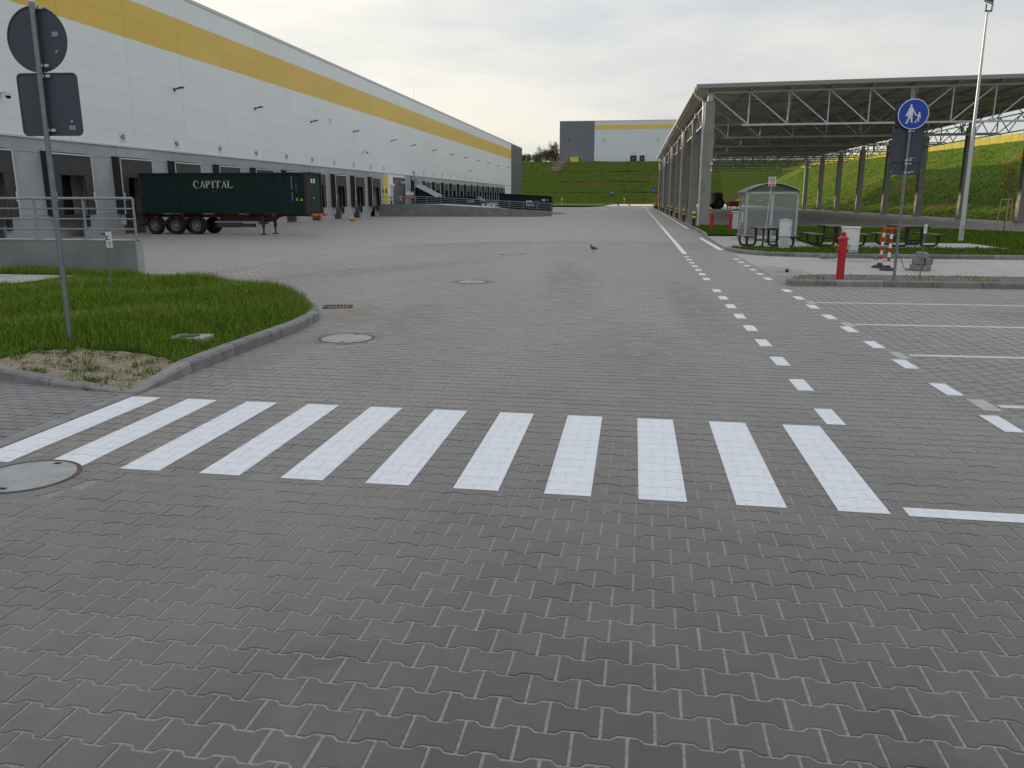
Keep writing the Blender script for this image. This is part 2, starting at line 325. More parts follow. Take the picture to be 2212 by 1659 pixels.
def text(name, s, size, m, parent, mw, depth=0.004, align='CENTER', bold=0.0):
    cu = bpy.data.curves.new(name, 'FONT'); cu.body = s; cu.size = size; cu.extrude = depth / 2; cu.align_x = align; cu.align_y = 'CENTER'; cu.offset = bold; cu.resolution_u = 3
    t = bpy.data.objects.new(name, cu); COL.objects.link(t)
    dg = bpy.context.evaluated_depsgraph_get(); me = bpy.data.meshes.new_from_object(t.evaluated_get(dg))
    bpy.data.objects.remove(t); bpy.data.curves.remove(cu)
    me.transform(mw); me.materials.clear(); me.materials.append(m)
    return link(name, me, parent)
# frames: local x, y (up), z (out of the surface) for lettering
def frame(origin, xaxis, out):
    x = Vector(xaxis).normalized(); z = Vector(out).normalized(); y = z.cross(x)
    m = Matrix((x, y, z)).transposed().to_4x4(); m.translation = Vector(origin); return m
def pip(x, y, poly):
    c = False; n = len(poly); j = n - 1
    for i in range(n):
        xi, yi = poly[i]; xj, yj = poly[j]
        if (yi > y) != (yj > y) and x < (xj - xi) * (y - yi) / (yj - yi) + xi: c = not c
        j = i
    return c
def pips(X, Y, poly):
    c = np.zeros(len(X), bool); j = len(poly) - 1
    for i in range(len(poly)):
        xi, yi = poly[i]; xj, yj = poly[j]
        if yi != yj:
            k = ((yi > Y) != (yj > Y)) & (X < (xj - xi) * (Y - yi) / (yj - yi) + xi); c ^= k
        j = i
    return c
def sstep(a, b, x):
    t = np.clip((x - a) / (b - a), 0, 1); return t * t * (3 - 2 * t)
def zy(x, y):                       # the yard falls gently towards the docks
    return -0.30 * sstep(-3, -13, x) * sstep(17, 42, y)
def np_mesh(name, verts, faces_flat, nper, m, parent=None, rnd=None, kind=None, smooth=False):
    me = bpy.data.meshes.new(name); nf = len(faces_flat) // nper if isinstance(nper, int) else len(nper)
    me.vertices.add(len(verts)); me.vertices.foreach_set('co', np.asarray(verts, np.float32).ravel())
    me.loops.add(len(faces_flat)); me.loops.foreach_set('vertex_index', np.asarray(faces_flat, np.int32))
    tot = np.full(nf, nper, np.int32) if isinstance(nper, int) else np.asarray(nper, np.int32)
    st = np.concatenate([[0], np.cumsum(tot)[:-1]]).astype(np.int32)
    me.polygons.add(nf); me.polygons.foreach_set('loop_start', st); me.polygons.foreach_set('loop_total', tot)
    if rnd is not None:
        a = me.attributes.new('rnd', 'FLOAT', 'POINT'); a.data.foreach_set('value', np.asarray(rnd, np.float32))
    me.materials.append(m); me.update(calc_edges=True); me.validate()
    me.polygons.foreach_set('use_smooth', np.full(len(me.polygons), bool(smooth)))
    o = link(name, me, parent)
    if kind: o['kind'] = kind
    return o
def grid(name, x0, x1, nx, y0, y1, ny, zf, m, parent=None, xs=None, ys=None, smooth=True):
    xs = np.linspace(x0, x1, nx) if xs is None else np.asarray(xs); ys = np.linspace(y0, y1, ny) if ys is None else np.asarray(ys); nx, ny = len(xs), len(ys)
    X, Y = np.meshgrid(xs, ys); Z = zf(X, Y) * np.ones_like(X); V = np.stack([X, Y, Z], -1).reshape(-1, 3)
    i = (np.arange(ny - 1)[:, None] * nx + np.arange(nx - 1)).ravel(); Fc = np.stack([i, i + 1, i + nx + 1, i + nx], 1).ravel()
    return np_mesh(name, V, Fc, 4, m, parent, smooth=smooth)
def flat_poly(name, poly, z, m, parent=None):
    b = MB().add([(x, y, z if not callable(z) else z(x, y)) for x, y in poly], [tuple(range(len(poly)))]); return b.build(name, m, parent)
def blades(name, P, H, Wd, m, parent=None, lean=0.5, tilt_seed=1):
    """grass: every blade a bent, tapering strip of three triangles"""
    n = len(P); g = np.random.default_rng(tilt_seed); a = g.uniform(0, 2 * np.pi, n); d = np.stack([np.cos(a), np.sin(a), np.zeros(n)], 1); s = np.stack([-np.sin(a), np.cos(a), np.zeros(n)], 1)
    H = np.asarray(H)[:, None]; Wd = np.asarray(Wd)[:, None] * np.ones((n, 1)); L = g.uniform(0.05, lean, n)[:, None]; up = np.array([[0, 0, 1.0]])
    p0 = P - s * Wd / 2; p1 = P + s * Wd / 2; mid = P + up * H * .6 + d * H * L * .35; p2 = mid - s * Wd * .38; p3 = mid + s * Wd * .38; p4 = P + up * H * (1 - L * .25) + d * H * L
    V = np.stack([p0, p1, p2, p3, p4], 1).reshape(-1, 3); b = np.arange(n)[:, None] * 5
    Fc = np.concatenate([b + [0, 1, 3], b + [0, 3, 2], b + [2, 3, 4]], 1).ravel()
    r = np.repeat(g.uniform(0, 1, n), 5); o = np_mesh(name, V, Fc, 3, m, parent, rnd=r, kind='stuff'); return o
def scatter(poly, n, seed=0, zf=None):
    g = np.random.default_rng(seed); a = np.array(poly); lo, hi = a.min(0), a.max(0); out = np.zeros((0, 2))
    while len(out) < n:
        q = g.uniform(lo, hi, (n * 2, 2)); q = q[pips(q[:, 0], q[:, 1], poly)]; out = np.concatenate([out, q])
    out = out[:n]; z = zf(out[:, 0], out[:, 1]) if zf else np.zeros(n); return np.column_stack([out, z * np.ones(n)])

# ================================================================== THE SETTING
# wide ground sheet out to the horizon
ground = grid('ground', 0, 0, 0, 0, 0, 0, lambda X, Y: -0.75 + 0 * X, M_TURF, xs=[-2500, -400, -60, 0, 60, 400, 2500], ys=[-2500, -300, 0, 200, 700, 3500], smooth=False); tag(ground, kind='structure')

# pavement: one falling sheet; near the camera it carries real blocks
pavement = base('pavement', (0, 10, 0))
def wparent(o, p):                      # authored in world space, parented to an empty that stands elsewhere
    o.parent = p; o.matrix_parent_inverse = Matrix.Translation(p.location).inverted(); return o
PW = lambda o: wparent(o, pavement)
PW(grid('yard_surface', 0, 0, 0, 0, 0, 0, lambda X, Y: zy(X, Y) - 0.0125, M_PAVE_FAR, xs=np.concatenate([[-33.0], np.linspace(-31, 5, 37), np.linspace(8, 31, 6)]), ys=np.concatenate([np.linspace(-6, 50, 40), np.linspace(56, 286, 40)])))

ROT = -0.016
cr_, sr_ = math.cos(ROT), math.sin(ROT)
BL, BP = 0.193, 0.160                     # block length and row pitch
HL, HE, HW, X1, X2 = 0.0923, 0.0874, 0.0644, 0.0598, 0.0360
OUT = np.array([(-HL, -HE), (-X1, -HE), (-X2, -HW), (X2, -HW), (X1, -HE), (HL, -HE), (HL, HE), (X1, HE), (X2, HW), (-X2, HW), (-X1, HE), (-HL, HE)])
def inset(poly, d):
    n = len(poly); r = []
    for i in range(n):
        p, q, s = poly[i - 1], poly[i], poly[(i + 1) % n]
        a = (q - p) / np.linalg.norm(q - p); b = (s - q) / np.linalg.norm(s - q)
        na, nb = np.array([-a[1], a[0]]), np.array([-b[1], b[0]]); k = na + nb; k = k / (1 + na @ nb); r.append(q + k * d)
    return np.array(r)
TOPP = inset(OUT, 0.0032)
BLOCK_V = np.concatenate([np.column_stack([TOPP, np.zeros(12)]), np.column_stack([OUT, np.full(12, -0.0058)]), np.column_stack([OUT, np.full(12, -0.012)])])
BLOCK_F = [tuple(range(12))] + [(12 + i, 12 + (i + 1) % 12, (i + 1) % 12, i) for i in range(12)] + [(24 + i, 24 + (i + 1) % 12, 12 + (i + 1) % 12, 12 + i) for i in range(12)]
ISLAND = [(-4.82, 6.96), (-4.83, 8.8), (-4.80, 10.6), (-4.86, 11.5), (-5.08, 12.3), (-5.6, 13.15), (-6.75, 14.0), (-8.5, 15.0), (-10.3, 15.7), (-11.2, 16.45), (-24, 16.5), (-24, 9.0), (-9.5, 8.37), (-8.2, 7.91), (-6.45, 7.33), (-5.55, 7.09)]
R_ISLAND = [(3.36, 18.1), (3.42, 18.9), (3.62, 19.4), (3.95, 19.9), (4.5, 20.2), (30, 20.2), (30, 18.1)]
MANHOLES = [(-4.05, 4.63, 0.33, 'round concrete manhole cover nearest the zebra crossing, rusty rim'), (-3.79, 10.23, 0.36, 'pale round manhole cover beside the curved grass kerb'),
            (-3.58, 17.82, 0.34, 'flat manhole cover in the middle of the paved yard'), (-4.0, 27.0, 0.33, 'farthest small manhole cover, left of the pigeon')]
def block_field(rot, x0, x1, y0, y1, cond):
    c, s = math.cos(rot), math.sin(rot); rows = []
    ext = max(abs(x0), abs(x1), abs(y0), abs(y1)) * 1.5
    ny = int(ext / BP); nx = int(ext / BL)
    J, I = np.meshgrid(np.arange(-ny, ny + 1), np.arange(-nx, nx + 1), indexing='ij')
    u = I * BL + (J % 2) * BL / 2; v = J * BP
    x = c * u - s * v; y = s * u + c * v
    k = (x > x0) & (x < x1) & (y > y0) & (y < y1); x, y = x[k], y[k]; k = cond(x, y); return x[k], y[k]
def not_in_holes(x, y):
    k = ~pips(x, y, ISLAND) & ~pips(x, y, R_ISLAND)
    for mx, my, mr, _ in MANHOLES: k &= np.hypot(x - mx, y - my) > mr + 0.15
    k &= ~((x > -5.62) & (x < -5.0) & (y > 12.95) & (y < 13.55) & (x > -5.5))
    return k
def cond_main(x, y):
    k = (x > -0.92 * y - 2.6) & (x < np.minimum(0.52 * y + 3.0, 3.22)) & not_in_holes(x, y)
    k &= (x > -4.72) | (y > 6.95); k &= (x > -4.62) | (y > 12.2); return k
def cond_park(x, y): return (x > 3.32) & (x < 0.52 * y + 2.6) & (y < 18.0) & not_in_holes(x, y)
bx, by = block_field(ROT, -10.6, 3.3, 1.2, 36.0, cond_main)
px_, py_ = block_field(ROT + math.pi / 2, 3.3, 12.0, 1.5, 18.05, cond_park)
fwd = np.array([-math.sin(yaw) * math.cos(pitch), math.cos(yaw) * math.cos(pitch), -math.sin(pitch)]); rgt = np.array([math.cos(yaw), math.sin(yaw), 0]); upv = np.cross(rgt, fwd)
def in_view(x, y):
    d = np.column_stack([x, y, np.full(len(x), -EYE)]); w = d @ fwd; return (np.abs(d @ rgt / w) < 1106 / F_PX) & (np.abs(d @ upv / w) < CY / F_PX)
dist = np.hypot(bx, by) + np.where(in_view(bx, by), 0, 1000); order = np.argsort(dist); near, rest = order[:300], order[300:]
bme = bpy.data.meshes.new('paver_block'); bme.from_pydata([tuple(p) for p in BLOCK_V], [], BLOCK_F); bme.materials.append(M_PAVE); bme.update()
zjit = rng.normal(0, 0.0007, len(bx)); rj = rng.normal(0, 0.006, len(bx))
for i in near:
    o = bpy.data.objects.new('paver_block', bme); COL.objects.link(o); o.location = (bx[i], by[i], zjit[i]); o.rotation_euler = (rng.normal(0, 0.002), rng.normal(0, 0.002), ROT + rj[i]); PW(o)
def join_blocks(name, x, y, rot, zj, rjit):
    n = len(x); c, s = np.cos(rot + rjit), np.sin(rot + rjit); B = BLOCK_V[None]
    tx, ty = rng.normal(0, 0.0025, (n, 1)), rng.normal(0, 0.0025, (n, 1))
    V = np.stack([x[:, None] + c[:, None] * B[..., 0] - s[:, None] * B[..., 1], y[:, None] + s[:, None] * B[..., 0] + c[:, None] * B[..., 1], B[..., 2] + zj[:, None] + tx * B[..., 0] + ty * B[..., 1] + zy(x, y)[:, None]], -1).reshape(-1, 3)
    nf = 13                                    # outer walls are hidden by the sand: leave them out of the joined field
    flat = np.array([i for f in BLOCK_F[:nf] for i in f]); tot = np.array([len(f) for f in BLOCK_F[:nf]])
    Fc = (np.arange(n)[:, None] * 36 + flat).ravel(); r = np.repeat(rng.uniform(0, 1, n), 36)
    return np_mesh(name, V, Fc, np.tile(tot, n), M_PAVE, None, rnd=r, kind='stuff')
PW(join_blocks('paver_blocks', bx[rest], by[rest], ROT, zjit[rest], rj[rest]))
PW(join_blocks('parking_paver_blocks', px_, py_, ROT + math.pi / 2, rng.normal(0, 0.0008, len(px_)), rng.normal(0, 0.005, len(px_))))
PW(grid('joint_sand', 0, 0, 0, 0, 0, 0, lambda X, Y: zy(X, Y) - 0.0028 - 0.004 * (X > 3.5) * (Y > 18), M_SAND, xs=np.concatenate([np.linspace(-10.6, 3.25, 15), [3.4, 3.6, 12.0]]), ys=np.linspace(1.0, 36.05, 40)))

# painted markings: every block carries its own film of paint, so the joints stay visible
def clip(poly, x0, x1, y0, y1):
    for ax, lim, sg in ((0, x0, 1), (0, x1, -1), (1, y0, 1), (1, y1, -1)):
        res = []
        for i in range(len(poly)):
            p, q = poly[i - 1], poly[i]; a, b = (p[ax] - lim) * sg, (q[ax] - lim) * sg
            if (a >= 0) != (b >= 0): t = a / (a - b); res.append((p[0] + (q[0] - p[0]) * t, p[1] + (q[1] - p[1]) * t))
            if b >= 0: res.append(tuple(q))
        poly = res
        if len(poly) < 3: return []
    return poly
PT = inset(OUT, -0.0024)
def paint(name, cx, cy, w, L, rot=0.0, m=M_PAINT, fx=None, fy=None, frot=None, shear=0.0):
    """a w x L stripe; rows follow the block field"""
    fx = bx if fx is None else fx; fy = by if fy is None else fy; frot = ROT if frot is None else frot
    c, s = math.cos(rot), math.sin(rot); b = MB(); near_ = np.hypot(fx - cx, fy - cy) < (w + L) / 2 + 0.3
    cb, sb = math.cos(frot), math.sin(frot)
    for x, y in zip(fx[near_], fy[near_]):
        q = [(x + cb * p - sb * r - cx, y + sb * p + cb * r - cy) for p, r in PT]; q = [(c * u + s * v, -s * u + c * v) for u, v in q]; q = [(u, v - shear * u) for u, v in q]
        k = clip(q, -w / 2, w / 2, -L / 2, L / 2)
        if len(k) >= 3:
            k = [(u, v + shear * u) for u, v in k]
            w3 = [(c * u - s * v + cx, s * u + c * v + cy, 0.0024) for u, v in k]; b.add(w3, [tuple(range(len(w3)))])
    k = [(u, v + shear * u) for u, v in ((-w / 2, -L / 2), (w / 2, -L / 2), (w / 2, L / 2), (-w / 2, L / 2))]
    b.add([(c * u - s * v + cx, s * u + c * v + cy, 0.0007) for u, v in k], [(0, 1, 2, 3)])
    return PW(b.build(name, m))
for i in range(11):
    xb = -4.56 + 0.6 * i; yc0 = 5.79 - 0.016 * (xb + 1.5)
    paint('crosswalk_stripe', xb + 0.0 if i else xb + 0.02, yc0, 0.30, 1.92, shear=ROT)
LD = [7.03 + 1.225 * i for i in range(17)]
for i, y in enumerate(LD):
    if i == 9: continue
    yr = 7.01 + 1.255 * i; paint('lane_dash', 1.74, y, 0.155, 0.52)
    if yr < 26.5: paint('lane_dash', 3.12 + 0.0045 * (yr - 7), yr, 0.155, 0.52)
paint('transverse_line', 2.55, 4.82, 1.72, 0.14, rot=ROT)
def strip(name, a, b, w, m=M_PAINT, z=0.003):
    a, b = Vector((*a, 0)), Vector((*b, 0)); t = (b - a).normalized(); s = Vector((-t.y, t.x, 0)) * w / 2; n = max(1, int((b - a).length / 3)); mb = MB()
    for i in range(n):
        p, q = a.lerp(b, i / n), a.lerp(b, (i + 1) / n)
        mb.add([(k.x, k.y, float(zy(k.x, k.y)) + z) for k in (p - s, q - s, q + s, p + s)], [(0, 3, 2, 1)])
    return PW(mb.build(name, m))
strip('edge_line', (1.77, 28.0), (2.25, 178), 0.16); strip('edge_line', (3.21, 30.3), (3.17, 39.5), 0.18); strip('edge_line', (3.36, 51.5), (3.75, 165), 0.17)
for y in (7.66, 10.12, 12.57, 15.18):
    paint('stall_line', 6.7, y, 6.7, 0.11, rot=0.012, m=M_STALL, fx=px_, fy=py_, frot=ROT + math.pi / 2)
    paint('stall_corner', 3.24, y - 0.06 if y > 8 else y, 0.155, 0.43, m=M_PALE)
for (a, b) in (((-12.3, 18.8), (-11.3, 18.85)), ((-15.5, 23.9), (-11.1, 24.4)), ((-19, 28.8), (-11.0, 29.6)), ((-24, 36.1), (-12.0, 36.9)), ((-30, 41.9), (-11, 42.6)), ((-29, 52), (-21, 52.6)), ((-24.5, 47.6), (-26.0, 96.0)), ((-14.5, 34), (-9, 34.2))):
    strip('bay_line', a, b, 0.10, M_LINE)
for i in range(6): strip('far_crossing_bar', (-6.4 + i * 1.3, 196.5 - i * 0.9), (-5.7 + i * 1.3, 196.0 - i * 0.9), 2.2)
strip('far_edge_line', (-7.2, 200), (-7.2, 240), 0.4)

# thin drifts of sand: alpha fades out with the drift's own edge
def film_material():
    m = bpy.data.materials.new('sand_film'); m.use_nodes = True; n, l, b = nd(m); geo = n.new('ShaderNodeNewGeometry')
    t = n.new('ShaderNodeTexNoise'); t.inputs['Scale'].default_value = 2.6; t.inputs['Detail'].default_value = 9; t.inputs['Roughness'].default_value = 0.7; l.new(geo.outputs['Position'], t.inputs['Vector'])
    a = n.new('ShaderNodeAttribute'); a.attribute_name = 'rnd'; r = n.new('ShaderNodeMapRange'); r.inputs['From Min'].default_value = 0.36; r.inputs['From Max'].default_value = 0.66; l.new(t.outputs['Fac'], r.inputs['Value'])
    q = n.new('ShaderNodeMath'); q.operation = 'MULTIPLY'; l.new(a.outputs['Fac'], q.inputs[0]); l.new(r.outputs[0], q.inputs[1]); l.new(q.outputs[0], b.inputs['Alpha'])
    b.inputs['Base Color'].default_value = (0.40, 0.355, 0.29, 1); b.inputs['Roughness'].default_value = 0.9; b.inputs['Specular IOR Level'].default_value = 0.1; return m
M_FILM = film_material()
def drift(cx_, cy_, w_, h_, rot_, k_=0.9, seed=0):
    n_ = 22; u, v = np.meshgrid(np.linspace(-1, 1, n_), np.linspace(-1, 1, n_)); fall = np.clip(1 - np.hypot(u, v), 0, 1) ** 0.8 * k_; c, s_ = math.cos(rot_), math.sin(rot_); X = cx_ + c * u * w_ - s_ * v * h_; Y = cy_ + s_ * u * w_ + c * v * h_
    V = np.stack([X, Y, zy(X, Y) + 0.0012], -1).reshape(-1, 3); i = (np.arange(n_ - 1)[:, None] * n_ + np.arange(n_ - 1)).ravel(); PW(np_mesh('sand_drift', V, np.stack([i, i + 1, i + n_ + 1, i + n_], 1).ravel(), 4, M_FILM, rnd=fall.ravel()))
for a in ((3.9, 21.3, .75, 2.4, .1, 1.0), (3.6, 18.6, .4, 1.0, 0, .9), (6.6, 13.9, 1.5, .7, .15, .9), (6.3, 11.6, 1.2, .6, .1, .8), (-4.35, 9.2, .38, 2.4, 0, .8), (-4.45, 12.4, .5, 1.6, .25, .8), (-3.4, 12.2, .6, 2.0, .1, .5), (0.2, 9.4, .8, 3.2, .05, .38), (1.1, 14.5, .5, 5.0, .02, .5), (-1.5, 19, .8, 6.0, .1, .4), (-6.5, 21, 1.2, 5.0, -.5, .45), (7.5, 25.6, 3.0, .8, .02, .7), (-2.6, 8.0, .5, 1.2, .2, .4)): drift(*a)
# manhole covers with their ring of blocks
for k, (mx, my, mr, lab) in enumerate(MANHOLES):
    t = thing('manhole_cover', lab, 'manhole', (mx, my, float(zy(mx, my)) - 0.004), group='manhole covers in the paving')
    MB().lathe([(mr - 0.02, -0.02), (mr - 0.02, 0.006), (mr - 0.03, 0.009), (0.02, 0.012)], 40).build('lid', M_LID, t, smooth=True)
    rim = MB(); n = 40
    rim.lathe([(mr + 0.012, -0.02), (mr + 0.012, 0.007), (mr - 0.016, 0.007), (mr - 0.016, -0.02)], n); rim.build('rim', M_RUSTP if k == 0 else M_IRON, t)
    nb = 16
    for j in range(nb):
        a0, a1 = 2 * math.pi * j / nb + 0.012, 2 * math.pi * (j + 1) / nb - 0.012; r0, r1 = mr + 0.02, mr + 0.14; am = (a0 + a1) / 2
        P = [(r * math.cos(a), r * math.sin(a)) for r, a in ((r0, a0), (r1, a0), (r1 * 1.003, am), (r1, a1), (r0, a1), (r0, am))]
        MB().prism(P, lambda u, v, w: (u, v, w - 0.02), 0.024).build('ring_block', M_BRICK if k == 0 else M_KERB, t)
    MB().lathe([(mr + 0.26, -0.02), (mr + 0.26, -0.0005)], 40).build('bedding', M_SAND, t)
    for sx in (-1, 1): MB().box((0.04, sx * (mr - 0.07), 0.010), (0.05, 0.03, 0.006)).build('lifting_slot', M_DARK, t)

# drain grate at the kerb
g = thing('drain_grate', 'rusty rectangular drain grate at the tip of the grass island', 'drain grate', (-5.06, 13.30, 0.0), 0.3)
f = MB(); f.box((0, 0.2, -0.002), (0.5, 0.04, 0.02)).box((0, -0.2, -0.002), (0.5, 0.04, 0.02)).box((0.23, 0, -0.002), (0.04, 0.36, 0.02)).box((-0.23, 0, -0.002), (0.04, 0.36, 0.02)); f.build('frame', M_RUST, g)
for i in range(7): MB().box((-0.18 + 0.06 * i, 0, -0.004), (0.03, 0.36, 0.016)).build('bar', M_RUST, g)

# ------------------------------------------------------------------ kerbs
def kerb(name, path, hgt, wid=0.15, step=1.0, z0=None, closed=False):
    """kerb stones laid end to end along a path; hgt may vary along it"""
    root = base(name, (path[0][0], path[0][1], 0)); pts = [Vector((*p, 0)) for p in path]; seg = [0]
    for a, b in zip(pts, pts[1:]): seg.append(seg[-1] + (b - a).length)
    def at(d):
        d = min(max(d, 0), seg[-1])
        for i in range(len(pts) - 1):
            if d <= seg[i + 1] + 1e-9: return pts[i].lerp(pts[i + 1], (d - seg[i]) / max(1e-9, seg[i + 1] - seg[i]))
    n = max(1, round(seg[-1] / step))
    for k in range(n):
        d0, d1 = seg[-1] * k / n + 0.007, seg[-1] * (k + 1) / n - 0.007; a, b = at(d0), at(d1); t = (b - a).normalized(); s = Vector((t.y, -t.x, 0))   # s points to the road (right of travel)
        h0, h1 = (hgt(d0), hgt(d1)) if callable(hgt) else (hgt, hgt); mb = MB(); V = []
        for p, h in ((a, h0), (b, h1)):
            zb = float(zy(p.x, p.y)) if z0 is None else z0
            ch = min(0.03, h * 0.5)
            for off, z in ((0, -0.08), (0, h - ch), (-ch * 0.7, h - 0.004), (-ch, h), (-wid, h), (-wid, -0.08)): q = p + s * off; V.append((q.x, q.y, z + zb))
        n6 = 6; mb.add(V, [tuple(range(n6)), tuple(reversed(range(n6, 12)))] + [(i, i + 6, (i + 1) % 6 + 6, (i + 1) % 6) for i in range(6)])
        wparent(mb.build('kerb_stone', M_KERB, fixn=True), root)
    return root
ramp_h = lambda d: 0.125 * float(sstep(0.2, 1.1, d)) + 0.012
kerb('kerb', list(([(-4.69, 6.9), (-4.69, 7.9), (-4.69, 8.8), (-4.68, 9.8), (-4.67, 10.8), (-4.72, 11.5), (-4.93, 12.25), (-5.45, 13.1), (-6.6, 13.95), (-8.4, 14.9), (-10.2, 15.6), (-10.9, 16.3)])), ramp_h, step=0.98)
kerb('kerb', [(-11, 8.8), (-8.2, 7.8), (-6.45, 7.22), (-5.55, 6.99), (-4.84, 6.895)], lambda d: 0.016 + 0.13 * float(sstep(0.0, 2.2, 6.6 - d)), wid=0.12, step=0.98)
kerb('kerb', [(-4.72, 3.2), (-4.70, 5.5), (-4.69, 6.89)], 0.012, wid=0.14, step=0.98)
kerb('kerb', [(3.36, 18.08), (30, 18.08)], 0.125, step=1.0)
kerb('kerb', [(30, 20.2), (4.5, 20.2), (3.95, 19.92), (3.62, 19.42), (3.42, 18.9), (3.36, 18.24)], 0.06, wid=0.1, step=0.9)
kerb('kerb', [(3.36, 30.4), (3.45, 29.2), (3.84, 28.2), (4.41, 27.55), (5.14, 27.24), (5.93, 27.0), (6.96, 26.85), (10.05, 26.95), (30, 26.6)], 0.125, step=1.0)
kerb('kerb', [(3.62, 165.0), (3.6, 52.0), (3.66, 48.0), (3.62, 44.2), (3.5, 41.0), (3.42, 35.2), (3.36, 30.5)], lambda d: 0.02 + 0.10 * float(sstep(9.5, 12, 134.6 - d)), step=1.0)

cf = PW(grid('canopy_floor', 0, 0, 0, 0, 0, 0, lambda X, Y: 0.004 + 0 * X, M_CANOPY_FLOOR, xs=np.linspace(4.1, 30.1, 6), ys=np.linspace(55.4, 156, 12)))
PW(flat_poly('canopy_floor', [(12.5, 55.4), (13.5, 52.0), (18.2, 51.2), (20.7, 46.6), (30.1, 44.5), (30.1, 55.4)], 0.0045, M_CANOPY_FLOOR))
# sidewalk of small dark bricks behind the dropped kerb
sidewalk = base('sidewalk', (-6, 5.5, 0)); bb = MB().bev((0, 0, -0.02), (0.196, 0.096, 0.04), 0.004).build('paving_brick', M_BRICK, mesh_only=True); nb = 0
wparent(grid('bedding_sand', 0, 0, 0, 0, 0, 0, lambda X, Y: -0.004 + 0 * X, M_SAND, xs=[-11, -8, -4.84], ys=[3.0, 5, 7.0]), sidewalk)
for j in range(0, 30):
    for i in range(0, 16):
        x = -4.86 - i * 0.2 - (j % 2) * 0.1; y = 4.9 + j * 0.1 * 0.5 * 2 - 0.03
        kx = -4.72 + (x + 4.72)
        if y > 6.93 - (x + 4.72) * 0.20 or y < 4.75 or x < -7.2: continue
        if x < -0.86 * y - 0.9: continue
        o = bpy.data.objects.new('paving_brick', bb); COL.objects.link(o); o.location = (x, y, 0.006 + rng.normal(0, 0.001)); o.rotation_euler = (0, 0, rng.normal(0, 0.006)); wparent(o, sidewalk); nb += 1
flat = MB().add([(-11, 3, 0.001), (-7.2, 3, 0.001), (-7.2, 7.2, 0.001), (-11, 8.4, 0.001)], [(0, 1, 2, 3)]).build('plain_paving', M_BRICK); wparent(flat, sidewalk)

# ------------------------------------------------------------------ left grass island
def hummock(x, y): return 0.10 + 0.10 * sstep(0.2, 1.6, np.minimum(-4.86 - x, 3) * 1.0) * sstep(7.6, 9.5, y) + 0.03 * np.sin(x * 2.1) * np.cos(y * 1.7) * sstep(8, 9, y)
xs = np.concatenate([np.linspace(-24, -8, 24), np.linspace(-7.9, -4.72, 54)]); ys = np.linspace(6.86, 16.6, 110); X, Y = np.meshgrid(xs, ys); ins = pips(X.ravel(), Y.ravel(), ISLAND).reshape(X.shape).astype(int)
tipd = lambda x, y: 0.008 + 0.115 * sstep(0.0, 2.3, np.hypot(x + 4.76, y - 6.92))
V = np.stack([X, Y, np.minimum(hummock(X, Y), np.where(Y < 9, tipd(X, Y) - 0.006, 9))], -1).reshape(-1, 3); nx = len(xs); fl = []
for j in range(len(ys) - 1):
    for i in range(nx - 1):
        if ins[j, i] + ins[j, i + 1] + ins[j + 1, i] + ins[j + 1, i + 1] >= 1: fl += [j * nx + i, j * nx + i + 1, (j + 1) * nx + i + 1, (j + 1) * nx + i]
turf = np_mesh('lawn_soil', V, fl, 4, M_TURF, smooth=True); tag(turf, kind='structure')
SANDP = [(-4.80, 6.90), (-4.80, 7.95), (-5.05, 8.15), (-5.4, 8.28), (-5.8, 8.35), (-6.4, 8.4), (-6.75, 8.15), (-6.98, 7.44), (-6.45, 7.29), (-5.55, 7.06), (-4.9, 6.94)]
xs = np.linspace(-7, -4.8, 60); ys = np.linspace(6.88, 8.5, 60); X, Y = np.meshgrid(xs, ys); ins = pips(X.ravel(), Y.ravel(), SANDP).reshape(X.shape).astype(int); nx = len(xs); fl = []
Zs = tipd(X, Y) + 0.010 * (np.sin(X * 9) * np.sin(Y * 11) + .6 * np.sin(X * 23 + Y * 17)) * sstep(.2, .8, np.hypot(X + 4.76, Y - 6.92)) + rng.normal(0, 0.003, X.shape) + .006
V = np.stack([X, Y, Zs], -1).reshape(-1, 3)
for j in range(len(ys) - 1):
    for i in range(nx - 1):
        if ins[j, i] + ins[j, i + 1] + ins[j + 1, i] + ins[j + 1, i + 1] >= 3: fl += [j * nx + i, j * nx + i + 1, (j + 1) * nx + i + 1, (j + 1) * nx + i]
sand = np_mesh('sandy_ground', V, fl, 4, M_SANDSOIL, smooth=True); tag(sand, kind='structure')
Pg = scatter([(-4.84, 7.9)] + ISLAND[1:10] + [(-11.8, 16.4), (-14, 16.4), (-14, 9.9), (-8.2, 8.0), (-7.0, 7.6), (-6.75, 8.3), (-5.6, 8.4)], 160000, 3, hummock)
k = ~((Pg[:, 0] < -11.2) & (Pg[:, 1] > 13.7) & (Pg[:, 1] < 15.7)) & ~((np.abs(Pg[:, 0] + 5.45) < 0.24) & (np.abs(Pg[:, 1] - 9.2) < 0.16)); Pg = Pg[k]
dens = 0.5 + 0.5 * np.sin(Pg[:, 0] * 1.7 + 0.6 * np.sin(Pg[:, 1] * 2.3)) * np.cos(Pg[:, 1] * 1.9); edge = sstep(-4.84, -5.5, Pg[:, 0]) * sstep(7.7, 9.2, Pg[:, 1])
Hg = (0.05 + 0.07 * edge + 0.09 * edge * dens) * rng.uniform(0.6, 1.35, len(Pg)); tag(blades('lawn_grass', Pg, Hg, rng.uniform(0.0035, 0.0085, len(Pg)), M_GRASS, lean=0.75, tilt_seed=4), 'tall green grass growing on the kerbed island by the round sign', 'grass')
pb2 = MB(); g9 = np.random.default_rng(77)
for q in scatter(SANDP, 260, 78):
    sz_ = g9.uniform(.006, .022); pb2.box((q[0], q[1], float(tipd(q[0], q[1])) + .006 + sz_ * .2), (sz_, sz_ * g9.uniform(.6, 1.4), sz_ * .7), tuple(g9.uniform(0, 3, 3)))
